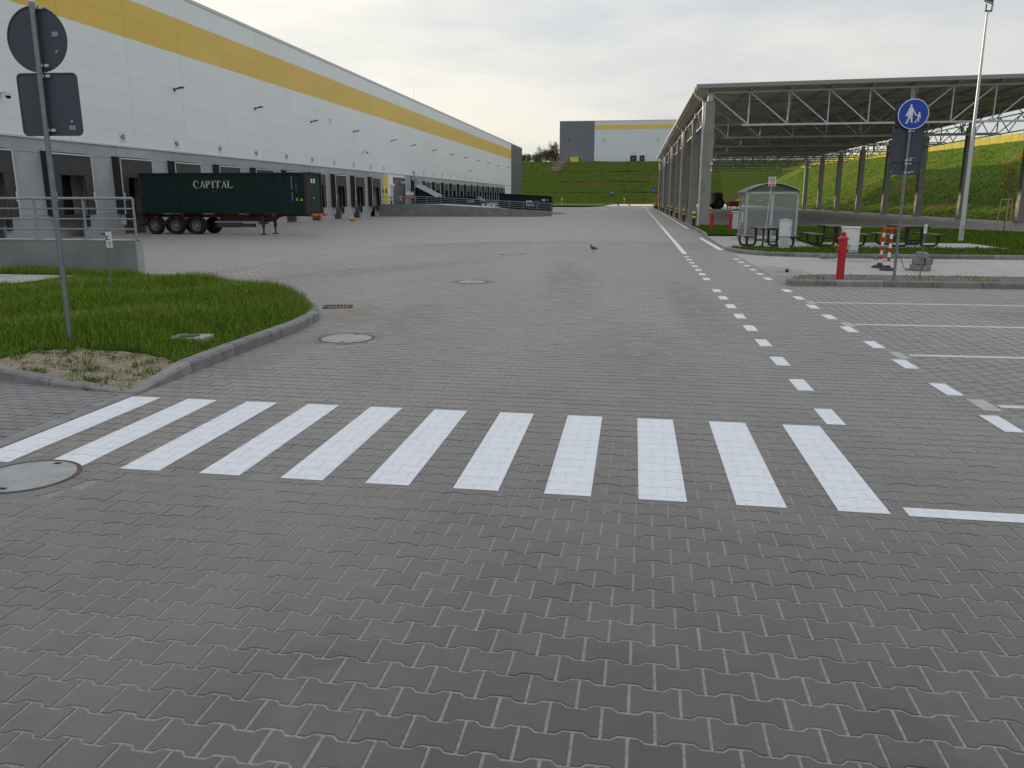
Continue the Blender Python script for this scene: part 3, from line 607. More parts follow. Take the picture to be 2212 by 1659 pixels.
tag(pb2.build('pebbles', M_ROCK), 'small pebbles and clods scattered on the sandy island tip', 'pebbles', kind='stuff')
Pw = scatter(SANDP, 900, 9, lambda x, y: 0.06 + 0.055 * sstep(6.9, 8.0, y)); c = rng.uniform(0, 1, 18); cc = scatter(SANDP, 70, 12)[:, :2]
Pw = np.concatenate([np.column_stack([cc[i % 70] + rng.normal(0, 0.06, 2), 0.09]).reshape(1, 3) if False else np.array([[*(cc[i % 70] + rng.normal(0, 0.05, 2)), 0.09]]) for i in range(2600)])
Pw[:, 2] = tipd(Pw[:, 0], Pw[:, 1]); Pw = Pw[pips(Pw[:, 0], Pw[:, 1], SANDP)]
tag(blades('sparse_grass', Pw, rng.uniform(0.015, 0.07, len(Pw)), rng.uniform(0.004, 0.007, len(Pw)), M_SLOPEB, lean=1.0, tilt_seed=6), 'sparse grass tufts on the sandy tip of the island', 'grass')
pth = flat_poly('garden_path', [(-24, 13.7), (-11.9, 13.7), (-11.6, 15.6), (-24, 15.8)], 0.24, M_PAVE_PALE); tag(pth, kind='structure')
ht = thing('utility_hatch', 'small round hatch in a square concrete slab in the grass', 'hatch', (-5.45, 9.2, 0.13), 0.1)
MB().bev((0, 0, 0), (0.46, 0.34, 0.07), 0.01).build('slab', M_LID, ht); MB().lathe([(0.11, 0.0), (0.11, 0.045), (0.09, 0.05)], 20).build('lid', M_IRON, ht)

# ------------------------------------------------------------------ right kerb island and lawns
M_GRAVEL = mat('gravel_soil', (0.24, 0.21, 0.16), 0.95, col2=(0.12, 0.10, 0.07), vscale=7.0, bump=1.0, bscale=40, spec=0.1, detail=9)
isl = flat_poly('gravel_strip', [(3.5, 18.2), (3.55, 18.9), (3.72, 19.33), (4.0, 19.8), (4.5, 20.1), (30, 20.1), (30, 18.2)], 0.075, M_GRAVEL); tag(isl, kind='structure')
Pi = scatter([(3.5, 18.25), (3.6, 19.0), (4.0, 19.75), (4.6, 20.05), (14, 20.05), (14, 18.25)], 2200, 21, lambda x, y: 0.07 + 0 * x)
cl = np.sin(Pi[:, 0] * 5.1) + np.sin(Pi[:, 0] * 1.7 + 2) + np.sin(Pi[:, 1] * 9); Pi = Pi[cl > 0.3]
tag(blades('sparse_grass', Pi, rng.uniform(0.03, 0.1, len(Pi)), rng.uniform(0.006, 0.012, len(Pi)), M_SLOPEB, lean=1.0, tilt_seed=8), 'sparse weeds on the gravel strip under the red hydrant', 'weeds')
gr = MB()
for q in scatter([(3.5, 18.3), (3.6, 19.0), (4.0, 19.75), (4.6, 20.05), (12, 20.05), (12, 18.3)], 1500, 22):
    s = rng.uniform(0.008, 0.022); gr.box((q[0], q[1], 0.075 + s * .3), (s, s * rng.uniform(.6, 1.3), s * .7), (rng.uniform(0, 3), rng.uniform(0, 3), rng.uniform(0, 3)))
gro = gr.build('gravel_stones', M_LID); tag(gro, 'loose pale gravel stones on the kerbed strip', 'gravel', kind='stuff')
pal = flat_poly('concrete_paving', [(3.28, 18.05 + 2.3), (3.4, 20.35), (4.5, 20.32), (30, 20.32), (30, 26.45), (10.0, 26.8), (6.9, 26.7), (5.9, 26.85), (5.1, 27.1), (4.35, 27.42), (3.75, 28.1), (3.33, 29.2)], -0.0035, M_PAVE_PALE); tag(pal, kind='structure')
LAWN_F = [(3.52, 30.3), (3.6, 29.3), (3.95, 28.35), (4.5, 27.7), (5.2, 27.4), (6.0, 27.15), (6.95, 27.0), (10.05, 27.1), (30, 26.75), (30, 44), (20.5, 46.2), (18.0, 50.8), (13.4, 51.5), (11.5, 53.0), (7.2, 54.5), (7.2, 36.9), (6.85, 30.8), (3.6, 30.8)]
LAWN_A = [(3.66, 41.1), (3.77, 44.2), (3.81, 48.0), (3.8, 52.0), (4.4, 54.6), (7.2, 55.2), (7.2, 41.0)]
PAD = [(3.45, 30.85), (3.5, 35), (3.6, 41.0), (7.15, 40.95), (7.15, 30.85)]
for nm, po, zz, mm in (('lawn_soil', LAWN_F, 0.10, M_TURF), ('lawn_soil', LAWN_A, 0.10, M_TURF), ('paved_pad', PAD, 0.03, M_PAVE_PALE)): tag(flat_poly(nm, po, zz, mm), kind='structure')
tag(flat_poly('paved_pad', [(7.2, 31.0), (13.2, 31.0), (13.2, 34.3), (7.2, 34.3)], 0.104, M_PAVE_PALE), kind='structure')
Pl = np.concatenate([scatter(LAWN_F, 60000, 31, lambda x, y: 0.10 + 0 * x), scatter(LAWN_A, 9000, 32, lambda x, y: 0.10 + 0 * x)])
k = ~((Pl[:, 0] > 7.3) & (Pl[:, 0] < 13.1) & (Pl[:, 1] > 31.1) & (Pl[:, 1] < 34.2)); Pl = Pl[k]
tag(blades('lawn_grass', Pl, rng.uniform(0.04, 0.12, len(Pl)), rng.uniform(0.016, 0.03, len(Pl)), M_SLOPEB, lean=0.7, tilt_seed=33), 'mown lawn round the picnic tables and the smoking shelter', 'grass')

# ------------------------------------------------------------------ embankments
def nz2(x, y, s, seed=0):
    g = np.random.default_rng(seed); r = 0
    for k in range(7):
        a, p, q = g.uniform(0, 6.28), g.uniform(0, 6.28), s * (1.6 ** k); r = r + np.sin((x * np.cos(a) + y * np.sin(a)) * q + p + 1.3 * np.sin((y * np.cos(a) - x * np.sin(a)) * q * .7)) / (1.45 ** k)
    return r / 2.2
FAR_T = [0, 0.27, 0.30, 0.53, 0.57, 0.78, 0.82, 1.0]
def far_z(X, Y):
    t = np.clip((Y - 284) / 27.0, 0, 1); k = np.floor(t * 4); fr = t * 4 - k; prof = np.where(t >= 1, 1.0, (k + np.clip(fr * 1.16, 0, 1) * 1.0) / 4)
    z = -0.1 + 15.2 * prof; return z + 0.22 * nz2(X, Y, 0.35, 3) * (t > 0.02) * (t < 0.98)
emb = grid('embankment', 0, 0, 0, 0, 0, 0, far_z, M_SLOPEF, xs=np.linspace(-120, 60, 181), ys=np.concatenate([np.linspace(283.5, 311.5, 57), [314, 330, 420]])); tag(emb, kind='structure')
def side_z(X, Y):
    t = np.clip((X - 30.2) / 20.0, 0, 1); z = -0.12 + 8.9 * (t ** 1.06) + 2.0 * sstep(60, 260, Y) * t
    gul = np.abs(np.sin(Y * 0.55 + 1.2 * nz2(X, Y, 0.12, 9))) ** 3
    return z + (0.30 * nz2(X, Y, 0.55, 5) - 0.18 * gul) * sstep(0.0, 0.2, t) * (1 - sstep(0.85, 1, t))
semb = grid('embankment', 0, 0, 0, 0, 0, 0, side_z, M_SLOPE, xs=np.concatenate([np.linspace(30.0, 50.5, 70), [54, 70]]), ys=np.linspace(20, 290, 420)); tag(semb, kind='structure')
Ps = scatter([(30.4, 45), (50.4, 45), (50.4, 250), (30.4, 250)], 60000, 41, side_z); Ps[:, 2] -= 0.03
tag(blades('slope_grass', Ps, rng.uniform(0.08, 0.24, len(Ps)), rng.uniform(0.04, 0.09, len(Ps)), M_SLOPEB, lean=0.9, tilt_seed=42), 'rough grass on the slope behind the canopy', 'grass')
Pf = scatter([(-60, 284.5), (30, 284.5), (30, 310.5), (-60, 310.5)], 40000, 43, far_z); Pf[:, 2] -= 0.05
tag(blades('slope_grass', Pf, rng.uniform(0.10, 0.28, len(Pf)), rng.uniform(0.10, 0.22, len(Pf)), M_SLOPEFB, lean=0.9, tilt_seed=44), 'rough grass on the terraced slope at the end of the road', 'grass')
for kk in range(1, 4):
    g_ = np.random.default_rng(90 + kk); xq = g_.uniform(-60, 28, 7000); yq = 284 + 27.0 * kk / 4 + g_.normal(-.35, .25, 7000); Pq = np.column_stack([xq, yq, far_z(xq, yq)])
    tag(blades('slope_grass', Pq, g_.uniform(.15, .5, 7000) * (.5 + .5 * np.sin(xq * .3 + kk)) ** .5, g_.uniform(.06, .12, 7000), M_SLOPEB, lean=.8, tilt_seed=90 + kk), ('long grass on the lowest terrace edge of the far slope', 'long grass on the middle terrace edge of the far slope', 'long grass on the top terrace edge of the far slope')[kk - 1], 'grass')
rape = grid('rapeseed_field', 0, 0, 0, 0, 0, 0, lambda X, Y: side_z(np.full_like(X, 50.3), Y) + np.where(X < 51.6, -0.1, 1.25 + 0.02 * (X - 51) + 0.10 * nz2(X, Y, 2.9, 6)), M_RAPE, xs=np.concatenate([[51.5, 51.7], np.linspace(52.2, 200, 90)]), ys=np.linspace(40, 330, 500), smooth=False); tag(rape, kind='structure')
verge = grid('verge', 0, 0, 0, 0, 0, 0, lambda X, Y: 0.03 + 0 * X, M_SLOPE, xs=np.linspace(-26, -7.6, 12), ys=np.linspace(203, 284.5, 30)); tag(verge, kind='structure')
verge = grid('verge', 0, 0, 0, 0, 0, 0, lambda X, Y: 0.034 + 0 * X, M_SLOPE, xs=np.linspace(-7.6, 30, 12), ys=np.linspace(258, 284.5, 10)); tag(verge, kind='structure')
tag(flat_poly('verge', [(-14.5, 112), (-9.4, 112), (-9.0, 109.6), (-10.5, 109.0), (-14.5, 118)], lambda x, y: float(zy(x, y)) + 0.10, M_TURF), kind='structure')

# ================================================================== WAREHOUSE
WX = -31.0; PITCH = 5.95; GZ = -0.32
wh = thing('warehouse', 'long white warehouse with a yellow band and a row of numbered loading docks', 'building', (WX, 100, GZ))
WP = lambda o: wparent(o, wh)
WP(MB().span((WX - 45, -12, GZ - .3), (WX - 1.25, 227, 15.1)).span((WX - 1.25, -12, 4.9), (WX - 0.11, 227, 15.1)).build('wall', M_PANEL))
WP(MB().span((WX - 46, -12.2, 15.1), (WX - 0.02, 227.2, 15.30)).build('roof', M_TRIMW))
rows = [(4.97, 5.79), (5.79, 6.91), (6.91, 8.03), (8.03, 9.15), (9.15, 10.28), (10.28, 11.40), (11.40, 12.53), (12.53, 13.66), (13.66, 15.08)]
joint0 = 48.1 - 3 * PITCH; ncol = 30; _pm = {}
def panel_mesh(w, h, m, t=0.10):
    k = (round(w, 3), round(h, 3), m.name)
    if k not in _pm: _pm[k] = MB().bev((0, 0, 0), (t, w, h), 0.004).build('wall_panel', m, mesh_only=True)
    return _pm[k]
def panel(name, y0, y1, z0, z1, m, gap=0.018, x=WX - 0.05, t=0.10):
    o = link(name, panel_mesh(y1 - y0 - gap, z1 - z0 - gap * .22, m, t)); o.location = (x, (y0 + y1) / 2, (z0 + z1) / 2); return WP(o)
Y_END = 206.5
ycols = [joint0 + PITCH * i for i in range(ncol + 1)]; ycols = [y for y in ycols if y < Y_END - 2] + [Y_END]
for y0, y1 in zip(ycols, ycols[1:]):
    for i, (z0, z1) in enumerate(rows): panel('wall_panel', y0, y1, z0, z1, M_YPANEL if i in (6, 7) else M_PANEL)
WP(MB().span((WX - 0.1, -12, 4.97), (WX, joint0 - .02, 11.39)).span((WX - 0.1, -12, 13.67), (WX, joint0 - .02, 15.08)).build('near_wall', M_PANEL)); WP(MB().span((WX - 0.1, -12, 11.4), (WX, joint0 - .02, 13.66)).build('near_band', M_YPANEL))
for j in range(4): panel('graphite_panel', Y_END + j * 5.1 + .02, Y_END + (j + 1) * 5.1, GZ - .2, 15.08, M_GPANEL)
WP(MB().span((WX - 0.04, joint0 - 12, 4.88), (WX + 0.07, Y_END, 4.955)).build('drip_ledge', M_TRIMW))
WP(MB().span((WX - 0.02, -12, 15.09), (WX + 0.04, 227.1, 15.31)).build('parapet_cap', M_TRIMW))
# concrete plinth: lintels, piers, pits
docks = [(k, 47.15 + PITCH * (k - 45)) for k in range(42, 54)] + [(k, 113.6 + 5.99 * (k - 55)) for k in range(55, 69)]
SW, SD = 3.35, 0.52; PIT = 2.25
for n, (k, yc) in enumerate(docks):
    a, b = yc - PITCH / 2, yc + PITCH / 2
    panel('lintel_panel', a + 1.9, b + 1.9, 4.18, 4.87, M_CONC, x=WX - 0.05)
    panel('pier_panel', yc + SW / 2 - .12, b + (PITCH / 2 - SW / 2) + .12, 0.96, 4.17, M_CONC, x=WX - 0.05)
    panel('base_panel', yc + PIT / 2, b + PITCH / 2 - PIT / 2, GZ - .05, 0.95, M_CONC, x=WX - 0.02, t=0.16)
WP(MB().span((WX - .1, joint0 - 12, GZ), (WX - .001, 24.5, 4.87)).build('plinth', M_CONC))
WP(MB().span((WX - .1, 95.6, GZ), (WX - .01, 97.7, 4.87)).build('plinth_end', M_CONC)); WP(MB().span((WX - .1, 193, GZ), (WX - .01, 195.0, 4.87)).build('plinth_end', M_CONC))
WP(MB().span((WX - .1, 195.0, GZ), (WX - .002, Y_END, 4.95)).build('lower_wall', M_PANEL))
WP(MB().span((WX - .1, 109.1, GZ), (WX - .004, 111.9, 4.87)).build('plinth_end', M_CONC))

def dock(k, yc, parent):
    s = MB(); w, zt, zb = SW / 2, 4.22, 0.93
    s.prism([(0, zt + .08), (SD, zt - .02), (SD, zt - .10), (0, zt - .02)], lambda u, v, q: (u, q - w, v), 2 * w)
    for sg in (-1, 1): s.span((0, sg * w, zb), (SD, sg * (w - .05), zt - .02))
    sh = s.build('dock_shelter', M_BLACK); sh.parent = parent; sh.matrix_parent_inverse = Matrix.Translation(parent.location).inverted(); sh.location = (WX + 0.005, yc, 0)
    MB().span((SD - .03, -w + .05, zt - 1.15), (SD - .005, w - .05, zt - .10)).build('head_curtain', M_CURT, sh)
    for sg in (-1, 1):
        MB().prism([(w - .05, zb), (w - .05, zt - 1.16), (w - .75, zt - 1.16), (w - .62, zb)], lambda u, v, q: (SD - .04 + q, sg * u, v), 0.02).build('side_curtain', M_CURT, sh, fixn=True)
        MB().span((SD - .005, sg * w, zb - .02), (SD + .03, sg * (w - .06), zt - .02)).build('edge_trim', M_TRIMW, sh)
        MB().span((SD + .03, sg * (w - .09), zb + .75), (SD + .04, sg * (w - .17), zb + 1.25)).build('guide_mark', M_WHITE, sh)
        MB().bev((0.12, sg * (PIT / 2 + .18), zb - .36), (0.22, 0.26, 0.62), 0.02).build('bumper', M_CABIN if sg < 0 else M_RUB, sh)
    MB().span((SD - .005, -w, zt - .09), (SD + .03, w, zt - .02)).build('edge_trim', M_TRIMW, sh)
    MB().span((-0.9, -w + .1, zb), (-0.85, w - .1, zt - .2)).build('dock_door', M_DOORG if k % 3 else M_DARK, sh)
    MB().span((-1.0, -PIT / 2 + .03, 0.55), (0.10, PIT / 2 - .03, 0.95)).build('leveller', M_CURT, sh)
    return sh
shelters = []
for k, yc in docks:
    if k < 45 or k in (45,): pass
    if not shelters: sh = dock(k, yc, wh); shelters.append(sh)
    else: sh = copy_tree(shelters[0], wh); sh.matrix_parent_inverse = shelters[0].matrix_parent_inverse.copy(); sh.location = (WX + 0.005, yc, 0)
    if k >= 45:
        pl = WP(MB().bev((WX + .012, yc - .35, 5.47), (0.02, 0.60, 0.62), 0.004).build('number_plate', M_WHITE))
        text('digits', str(k), 0.44, M_TEXT, pl, frame((WX + .026, yc - .35, 5.45), (0, 1, 0), (1, 0, 0)), 0.006, bold=0.006)
pl = WP(MB().bev((WX + .012, 99.6, 5.47), (0.02, 0.60, 0.62), 0.004).build('number_plate', M_WHITE)); text('digits', '54', 0.44, M_TEXT, pl, frame((WX + .026, 99.6, 5.45), (0, 1, 0), (1, 0, 0)), 0.006, bold=0.006)
# service bay between the dock groups
WP(MB().span((WX - .1, 97.7, 4.76), (WX - .006, 109.1, 4.95)).span((WX - .1, 101.2, 1.0), (WX - .006, 103.3, 4.76)).build('bay_wall', M_PANEL))
yd = WP(MB().span((WX - .12, 97.75, 1.12), (WX - .02, 101.2, 4.76)).build('sectional_door', M_YEL))
for y in (98.95, 100.25): MB().bev((WX - .01, y, 2.72), (0.03, 0.62, 0.46), 0.01).build('door_window', M_DARK, None).parent = yd
for z in (2.0, 2.4, 3.05, 3.7, 4.3):
    o = MB().span((WX - .022, 97.76, z), (WX - .012, 101.19, z + .02)).build('section_joint', mat('door_joint', (0.45, 0.33, 0.02), 0.6)); o.parent = yd
dd = WP(MB().bev((WX + .0, 102.5, 2.15), (0.06, 0.95, 2.05), 0.01).build('service_door', M_CABIN)); MB().bev((WX + .05, 102.85, 2.1), (0.05, 0.12, 0.03), 0.005).build('handle', M_DARK, None).parent = dd
WP(MB().bev((WX + .15, 102.6, 3.5), (0.35, 0.8, 0.35), 0.05).build('wall_unit', M_WHITE))
WP(MB().span((WX - .25, 103.3, 1.0), (WX - .18, 109.1, 4.5)).build('graphite_wall', M_GPANEL)); WP(MB().span((WX - .25, 103.3, 4.5), (WX - .006, 109.1, 4.76)).build('soffit', M_PANEL))
WP(MB().bev((WX + .05, 107.6, 3.9), (0.35, 1.6, 0.3), 0.02).build('electric_box', M_GALVD))
WP(MB().tube([(WX + .1, 112.6, 5.4), (WX + .1, 113.6, 5.4), (WX + .1, 113.6, 4.5), (WX + .1, 115.0, 4.5), (WX + .1, 115.0, 3.9)], 0.06, 6).build('cable_pipe', M_GALVD))
# wall lamps and cameras
def lamp_at(y, z):
    l = WP(MB().tube([(WX, y, z - .05), (WX + .3, y, z + .0)], 0.045, 6).bev((WX + .02, y, z - .05), (0.06, 0.2, 0.2), 0.01).build('wall_lamp', M_CURT))
    o = MB().bev((WX + .48, y, z + .05), (0.38, 0.36, 0.09), 0.03, (0, R(-12), 0)).build('lamp_head', M_CURT); o.parent = l
    o2 = MB().bev((WX + .50, y, z - .005), (0.28, 0.28, 0.02), 0.005, (0, R(-12), 0)).build('lens', M_LENS); o2.parent = l
for y in (53.1, 65.0, 76.8, 88.9, 103.2, 113.0, 125.0, 137.3, 149, 160.9, 173, 185.5, 198.5): lamp_at(y, 9.05)
def cam_at(y, z):
    l = WP(MB().bev((WX + .06, y, z), (0.12, 0.22, 0.26), 0.02).tube([(WX + .1, y, z + .05), (WX + .42, y, z + .05)], 0.05, 6).lathe([(0.15, 0.0), (0.15, 0.16), (0.06, 0.22)], 12, (WX + .5, y, z - .12)).build('security_camera', M_WHITE, smooth=True))
    o = MB().lathe([(0.03, -.14), (0.1, -.10), (0.14, 0.0)], 12, (WX + .5, y, z - .12)).build('dome', M_DARK, smooth=True); o.parent = l
for y, z in ((37.2, 6.85), (91.9, 7.1), (152.5, 7.0), (203, 4.4)): cam_at(y, z)
for y in (81.8, 170.5): WP(MB().bev((WX + .08, y, 9.6 if y < 100 else 8.2), (0.16, 0.22, 0.34), 0.03).build('alarm_box', M_WHITE))
WP(MB().tube([(WX - 2, 122.0, 15.3), (WX - 2, 122.0, 18.0)], 0.03, 5).build('lightning_rod', M_GALVD))

# ------------------------------------------------------------------ container and chassis
CX0, CX1, CYN, CYF, CZ0, CZ1 = -29.75, -19.08, 46.0, 48.44, 0.93, 3.33
ct = thing('shipping_container', 'dark green shipping container with white CAPITAL lettering backed to dock 45', 'container', ((CX0 + CX1) / 2, 47.2, CZ0))
CP = lambda o: wparent(o, ct)
def corr(y, sg):
    """corrugated side wall"""
    b = MB(); n = 44; x0, x1 = CX0 + .12, CX1 - .12; pts = []; p = (x1 - x0) / n
    for i in range(n): pts += [(x0 + p * (i + .0), 0.0), (x0 + p * (i + .34), 0.0), (x0 + p * (i + .5), -.036), (x0 + p * (i + .84), -.036)]
    pts.append((x1, 0)); V = []
    for x, d in pts: V += [(x, y + sg * d * -1, CZ0 + .12), (x, y + sg * d * -1, CZ1 - .09)]
    b.add(V, [(2 * i, 2 * i + 2, 2 * i + 3, 2 * i + 1) for i in range(len(pts) - 1)]); return b
CP(corr(CYN + .045, 1).build('side_wall', M_GREEN)); CP(corr(CYF - .045, -1).build('side_wall', M_GREEN))
fw_ = MB(); n = 9; V = []; pts = []
for i in range(n):
    p = (CYF - CYN - .24) / n; y0 = CYN + .12 + p * i; pts += [(y0, 0), (y0 + .4 * p, 0), (y0 + .5 * p, -.04), (y0 + .9 * p, -.04)]
pts.append((CYF - .12, 0))
for y, d in pts: V += [(CX1 - .05 + d, y, CZ0 + .12), (CX1 - .05 + d, y, CZ1 - .1)]
fw_.add(V, [(2 * i, 2 * i + 2, 2 * i + 3, 2 * i + 1) for i in range(len(pts) - 1)]); fwo = CP(fw_.build('front_wall', mat('container_green_light', (0.018, 0.052, 0.040), 0.55, var=0.2)))
CP(MB().span((CX0 + .02, CYN + .06, CZ1 - .05), (CX1 - .02, CYF - .06, CZ1 - .02)).build('roof', M_GREEN)); CP(MB().span((CX0 + .02, CYN + .06, CZ0 + .03), (CX1 - .02, CYF - .06, CZ0 + .1)).build('floor', M_RUSTG))
CP(MB().span((CX0 + .02, CYN + .1, CZ0 + .1), (CX0 + .06, CYF - .1, CZ1 - .05)).build('rear_door', mat('container_door', (0.12, 0.13, 0.13), 0.6, var=0.2)))
fr = MB()
for x in (CX0, CX1 - .14):
    for y in (CYN, CYF - .14): fr.span((x, y, CZ0), (x + .14, y + .14, CZ1))
CP(fr.build('corner_post', M_RUSTG))
fr = MB()
for y in (CYN + .005, CYF - .105):
    for z in (CZ0 + .01, CZ1 - .1): fr.span((CX0 + .14, y, z), (CX1 - .14, y + .1, z + (.11 if z < 2 else .09)))
for x in (CX0 + .005, CX1 - .125):
    for z in (CZ0 + .01, CZ1 - .11): fr.span((x, CYN + .14, z), (x + .12, CYF - .14, z + .1))
CP(fr.build('rail', M_GREEN))
# CAPITAL: roman letters with serifs, built from strokes
def letter(b, ch, x, h, w, put):
    t, s, th = h * .20, h * .09, h * .075
    R_ = lambda x0, x1, z0, z1: put(b, [(x0, z0), (x1, z0), (x1, z1), (x0, z1)])
    if ch in 'PITL':
        xc = x + (w * .5 - t / 2 if ch in 'IT' else s); R_(xc, xc + t, 0, h); R_(xc - s, xc + t + s, 0, th)
        if ch != 'T': R_(xc - s, xc + t + s, h - th, h)
        if ch == 'T': R_(x, x + w, h - th, h); R_(x, x + th, h * .72, h - th); R_(x + w - th, x + w, h * .72, h - th)
        if ch == 'L': R_(xc + t + s, x + w, 0, th); R_(x + w - th, x + w, th, h * .30)
    if ch == 'P':
        xc = x + s + t; c = (xc + w * .12, h * .73); ro, ri = h * .27, h * .19
        for i in range(10):
            a0, a1 = -math.pi / 2 + math.pi * i / 10, -math.pi / 2 + math.pi * (i + 1) / 10
            put(b, [(c[0] + ro * 1.25 * math.cos(a0), c[1] + ro * math.sin(a0)), (c[0] + ro * 1.25 * math.cos(a1), c[1] + ro * math.sin(a1)), (c[0] + ri * .8 * math.cos(a1), c[1] + ri * math.sin(a1)), (c[0] + ri * .8 * math.cos(a0), c[1] + ri * math.sin(a0))])
        R_(xc + s, c[0], h - th, h); R_(xc, c[0], c[1] - ro, c[1] - ri)
    if ch == 'A':
        put(b, [(x + s, 0), (x + s + th, 0), (x + w * .5, h * .9), (x + w * .5 - th * .3, h)]); put(b, [(x + w - s - t, 0), (x + w - s, 0), (x + w * .5 + th * .7, h), (x + w * .5 - th, h)])
        R_(x + w * .28, x + w * .68, h * .30, h * .30 + th); R_(x, x + s * 2.6, 0, th * .8); R_(x + w - t - s * 2, x + w, 0, th * .8)
    if ch == 'C':
        c = (x + w * .54, h * .5); n = 22
        for i in range(n):
            a0, a1 = R(50) + R(262) * i / n, R(50) + R(262) * (i + 1) / n; q = []
            for a, rr in ((a0, 1), (a1, 1), (a1, 0), (a0, 0)):
                th2 = h * (.06 + .15 * max(0, -math.cos(a))); q.append((c[0] + (w * .54 - (0 if rr else th2)) * math.cos(a), c[1] + (h * .52 - (0 if rr else th * 1.0)) * math.sin(a)))
            put(b, q)
        R_(x + w * .82, x + w * .9, h * .62, h * .98)
b = MB(); xx = -26.19; LH = 0.43
def put(bb_, q): bb_.prism(q, lambda u, v, w_: (xx + u, CYN + .012 - w_, 2.43 + v), 0.012)
off = 0.0
for ch, w in zip('CAPITAL', (.36, .40, .34, .20, .36, .40, .34)): letter(b, ch, off, LH, w, put); off += w + 0.035 - (0.06 if ch == 'A' else 0) + .0
CP(b.build('lettering', mat('lettering_white', (0.62, 0.63, 0.60), 0.6, var=0.3, vscale=12), fixn=True))
b = MB(); 
for i, zc in enumerate(np.linspace(1.75, 3.05, 11)):
    if i != 4: b.bev((-19.98, CYN + .02, zc), (0.07, 0.012, 0.085), 0.01)
for i, zc in enumerate((2.2, 2.3, 2.4, 2.55, 2.62)): b.box((-19.72, CYN + .02, zc), (0.04, 0.012, 0.05))
CP(b.build('container_code', M_STICK)); CP(MB().bev((-19.70, CYN + .02, 1.78), (0.13, 0.012, 0.18), 0.002).build('data_plate', M_STICK))
CP(MB().prism([(-.09, 0), (.09, 0), (0, .16)], lambda u, v, w_: (-19.42 + u, CYN + .03 - w_, 1.7 + v), 0.012).build('warning_triangle', M_YEL, fixn=True))
CP(MB().prism([(-.06, .09), (.06, .09), (0, 0)], lambda u, v, w_: (-24.95 + u, CYN + .03 - w_, 2.17 + v), 0.012).build('red_mark', M_SRED, fixn=True))
for y in (46.9, 47.3): CP(MB().box((CX1 - .03, y, 2.85), (0.012, 0.26, 0.26)).build('paper_sheet', M_WHITE))
CP(MB().box((CX1 - .03, 47.15, 1.85), (0.012, 0.10, 0.12)).build('seal_sticker', M_YEL))

tr = thing('container_trailer', 'orange skeletal trailer chassis with three axles under the green container', 'trailer', (-24.4, 47.2, GZ + .02))
TP = lambda o: wparent(o, tr); zf = CZ0 - .005
fr = MB()
for y in (46.75, 47.55): fr.span((-29.9, y, zf - .22), (-21.4, y + .14, zf - .05)); fr.span((-21.4, y, zf - .14), (-18.7, y + .14, zf - .02))
for x in (-29.9, -27.2, -25.2, -23.0, -21.3, -19.0): fr.span((x, CYN + .05, zf - .14), (x + .16, CYF - .05, zf - .0))
fr.prism([(-25.0, .88), (-20.9, .88), (-21.5, .45), (-25.0, .45)], lambda u, v, w_: (u, 46.62 + w_, v), 0.06)
TP(fr.build('frame', M_ORANGE, fixn=True)); TP(MB().span((-18.95, CYN + .1, .80), (-18.7, CYF - .1, .93)).build('front_bolster', M_ORNG))
TP(MB().span((-30.15, CYN + .1, 0.18), (-30.0, CYF - .1, 0.30)).span((-30.1, 46.6, .3), (-30.02, 46.75, .8)).span((-30.1, 47.7, .3), (-30.02, 47.85, .8)).build('rear_bumper', M_ORANGE))
TP(MB().span((-25.0, CYN + .04, 0.42), (-22.2, CYN + .08, 0.50)).build('side_guard', M_STICK)); TP(MB().span((-24.6, CYN + .1, 0.15), (-22.6, CYN + .5, 0.36)).build('side_rail', M_CURT))
TP(MB().bev((-24.2, 46.3, .28), (1.4, .5, .3), .03).build('pallet_box', M_CURT))
for x in (-29.0, -27.63, -26.26):
    TP(MB().tube([(x, 46.25, GZ + .5), (x, 48.2, GZ + .5)], .07, 8).build('axle', M_CURT))
    TP(MB().prism([(x + .6 * math.cos(a), GZ + .5 + .6 * math.sin(a)) for a in np.linspace(.25, 2.9, 9)] + [(x + .57 * math.cos(a), GZ + .5 + .57 * math.sin(a)) for a in np.linspace(2.9, .25, 9)], lambda u, v, w_: (u, CYN + .06 + w_, v), .36).build('mudguard', M_BLACK, fixn=True))
    for yw, sg in ((CYN + .08, -1), (CYF - .44, 1)):
        prof = [(.30, 0), (.47, .01), (.505, .05), (.51, .18), (.505, .31), (.47, .35), (.30, .36)]
        w = MB(); n = 28; o = 0
        w.lathe(prof, n, caps=False); w.v = [(x + px, yw + pz, GZ + .51 + py) for px, py, pz in w.v]; wo = TP(w.build('wheel', M_TYRE, smooth=True, fixn=True))
        r_ = MB(); yo = yw - .002 if sg < 0 else yw + .30
        r_.lathe([(.295, .06), (.295, .0), (.26, .0), (.235, .10), (.13, .12), (.12, .03), (.06, .0), (.01, .0)], 20, caps=False); r_.v = [(x + px, yw + (pz if sg < 0 else .36 - pz), GZ + .51 + py) for px, py, pz in r_.v]
        ro = r_.build('rim', M_RIM, smooth=True, fixn=True); ro.parent = wo
for y in (46.3, 47.95):
    lg = TP(MB().span((-22.12, y - .06, .1), (-21.98, y + .08, .85)).span((-22.09, y - .03, GZ + .04), (-22.01, y + .05, .1)).build('landing_leg', M_CURT)); o = MB().bev((-22.05, y, GZ + .03), (.34, .3, .05), .01).build('foot', M_CURT); o.parent = lg

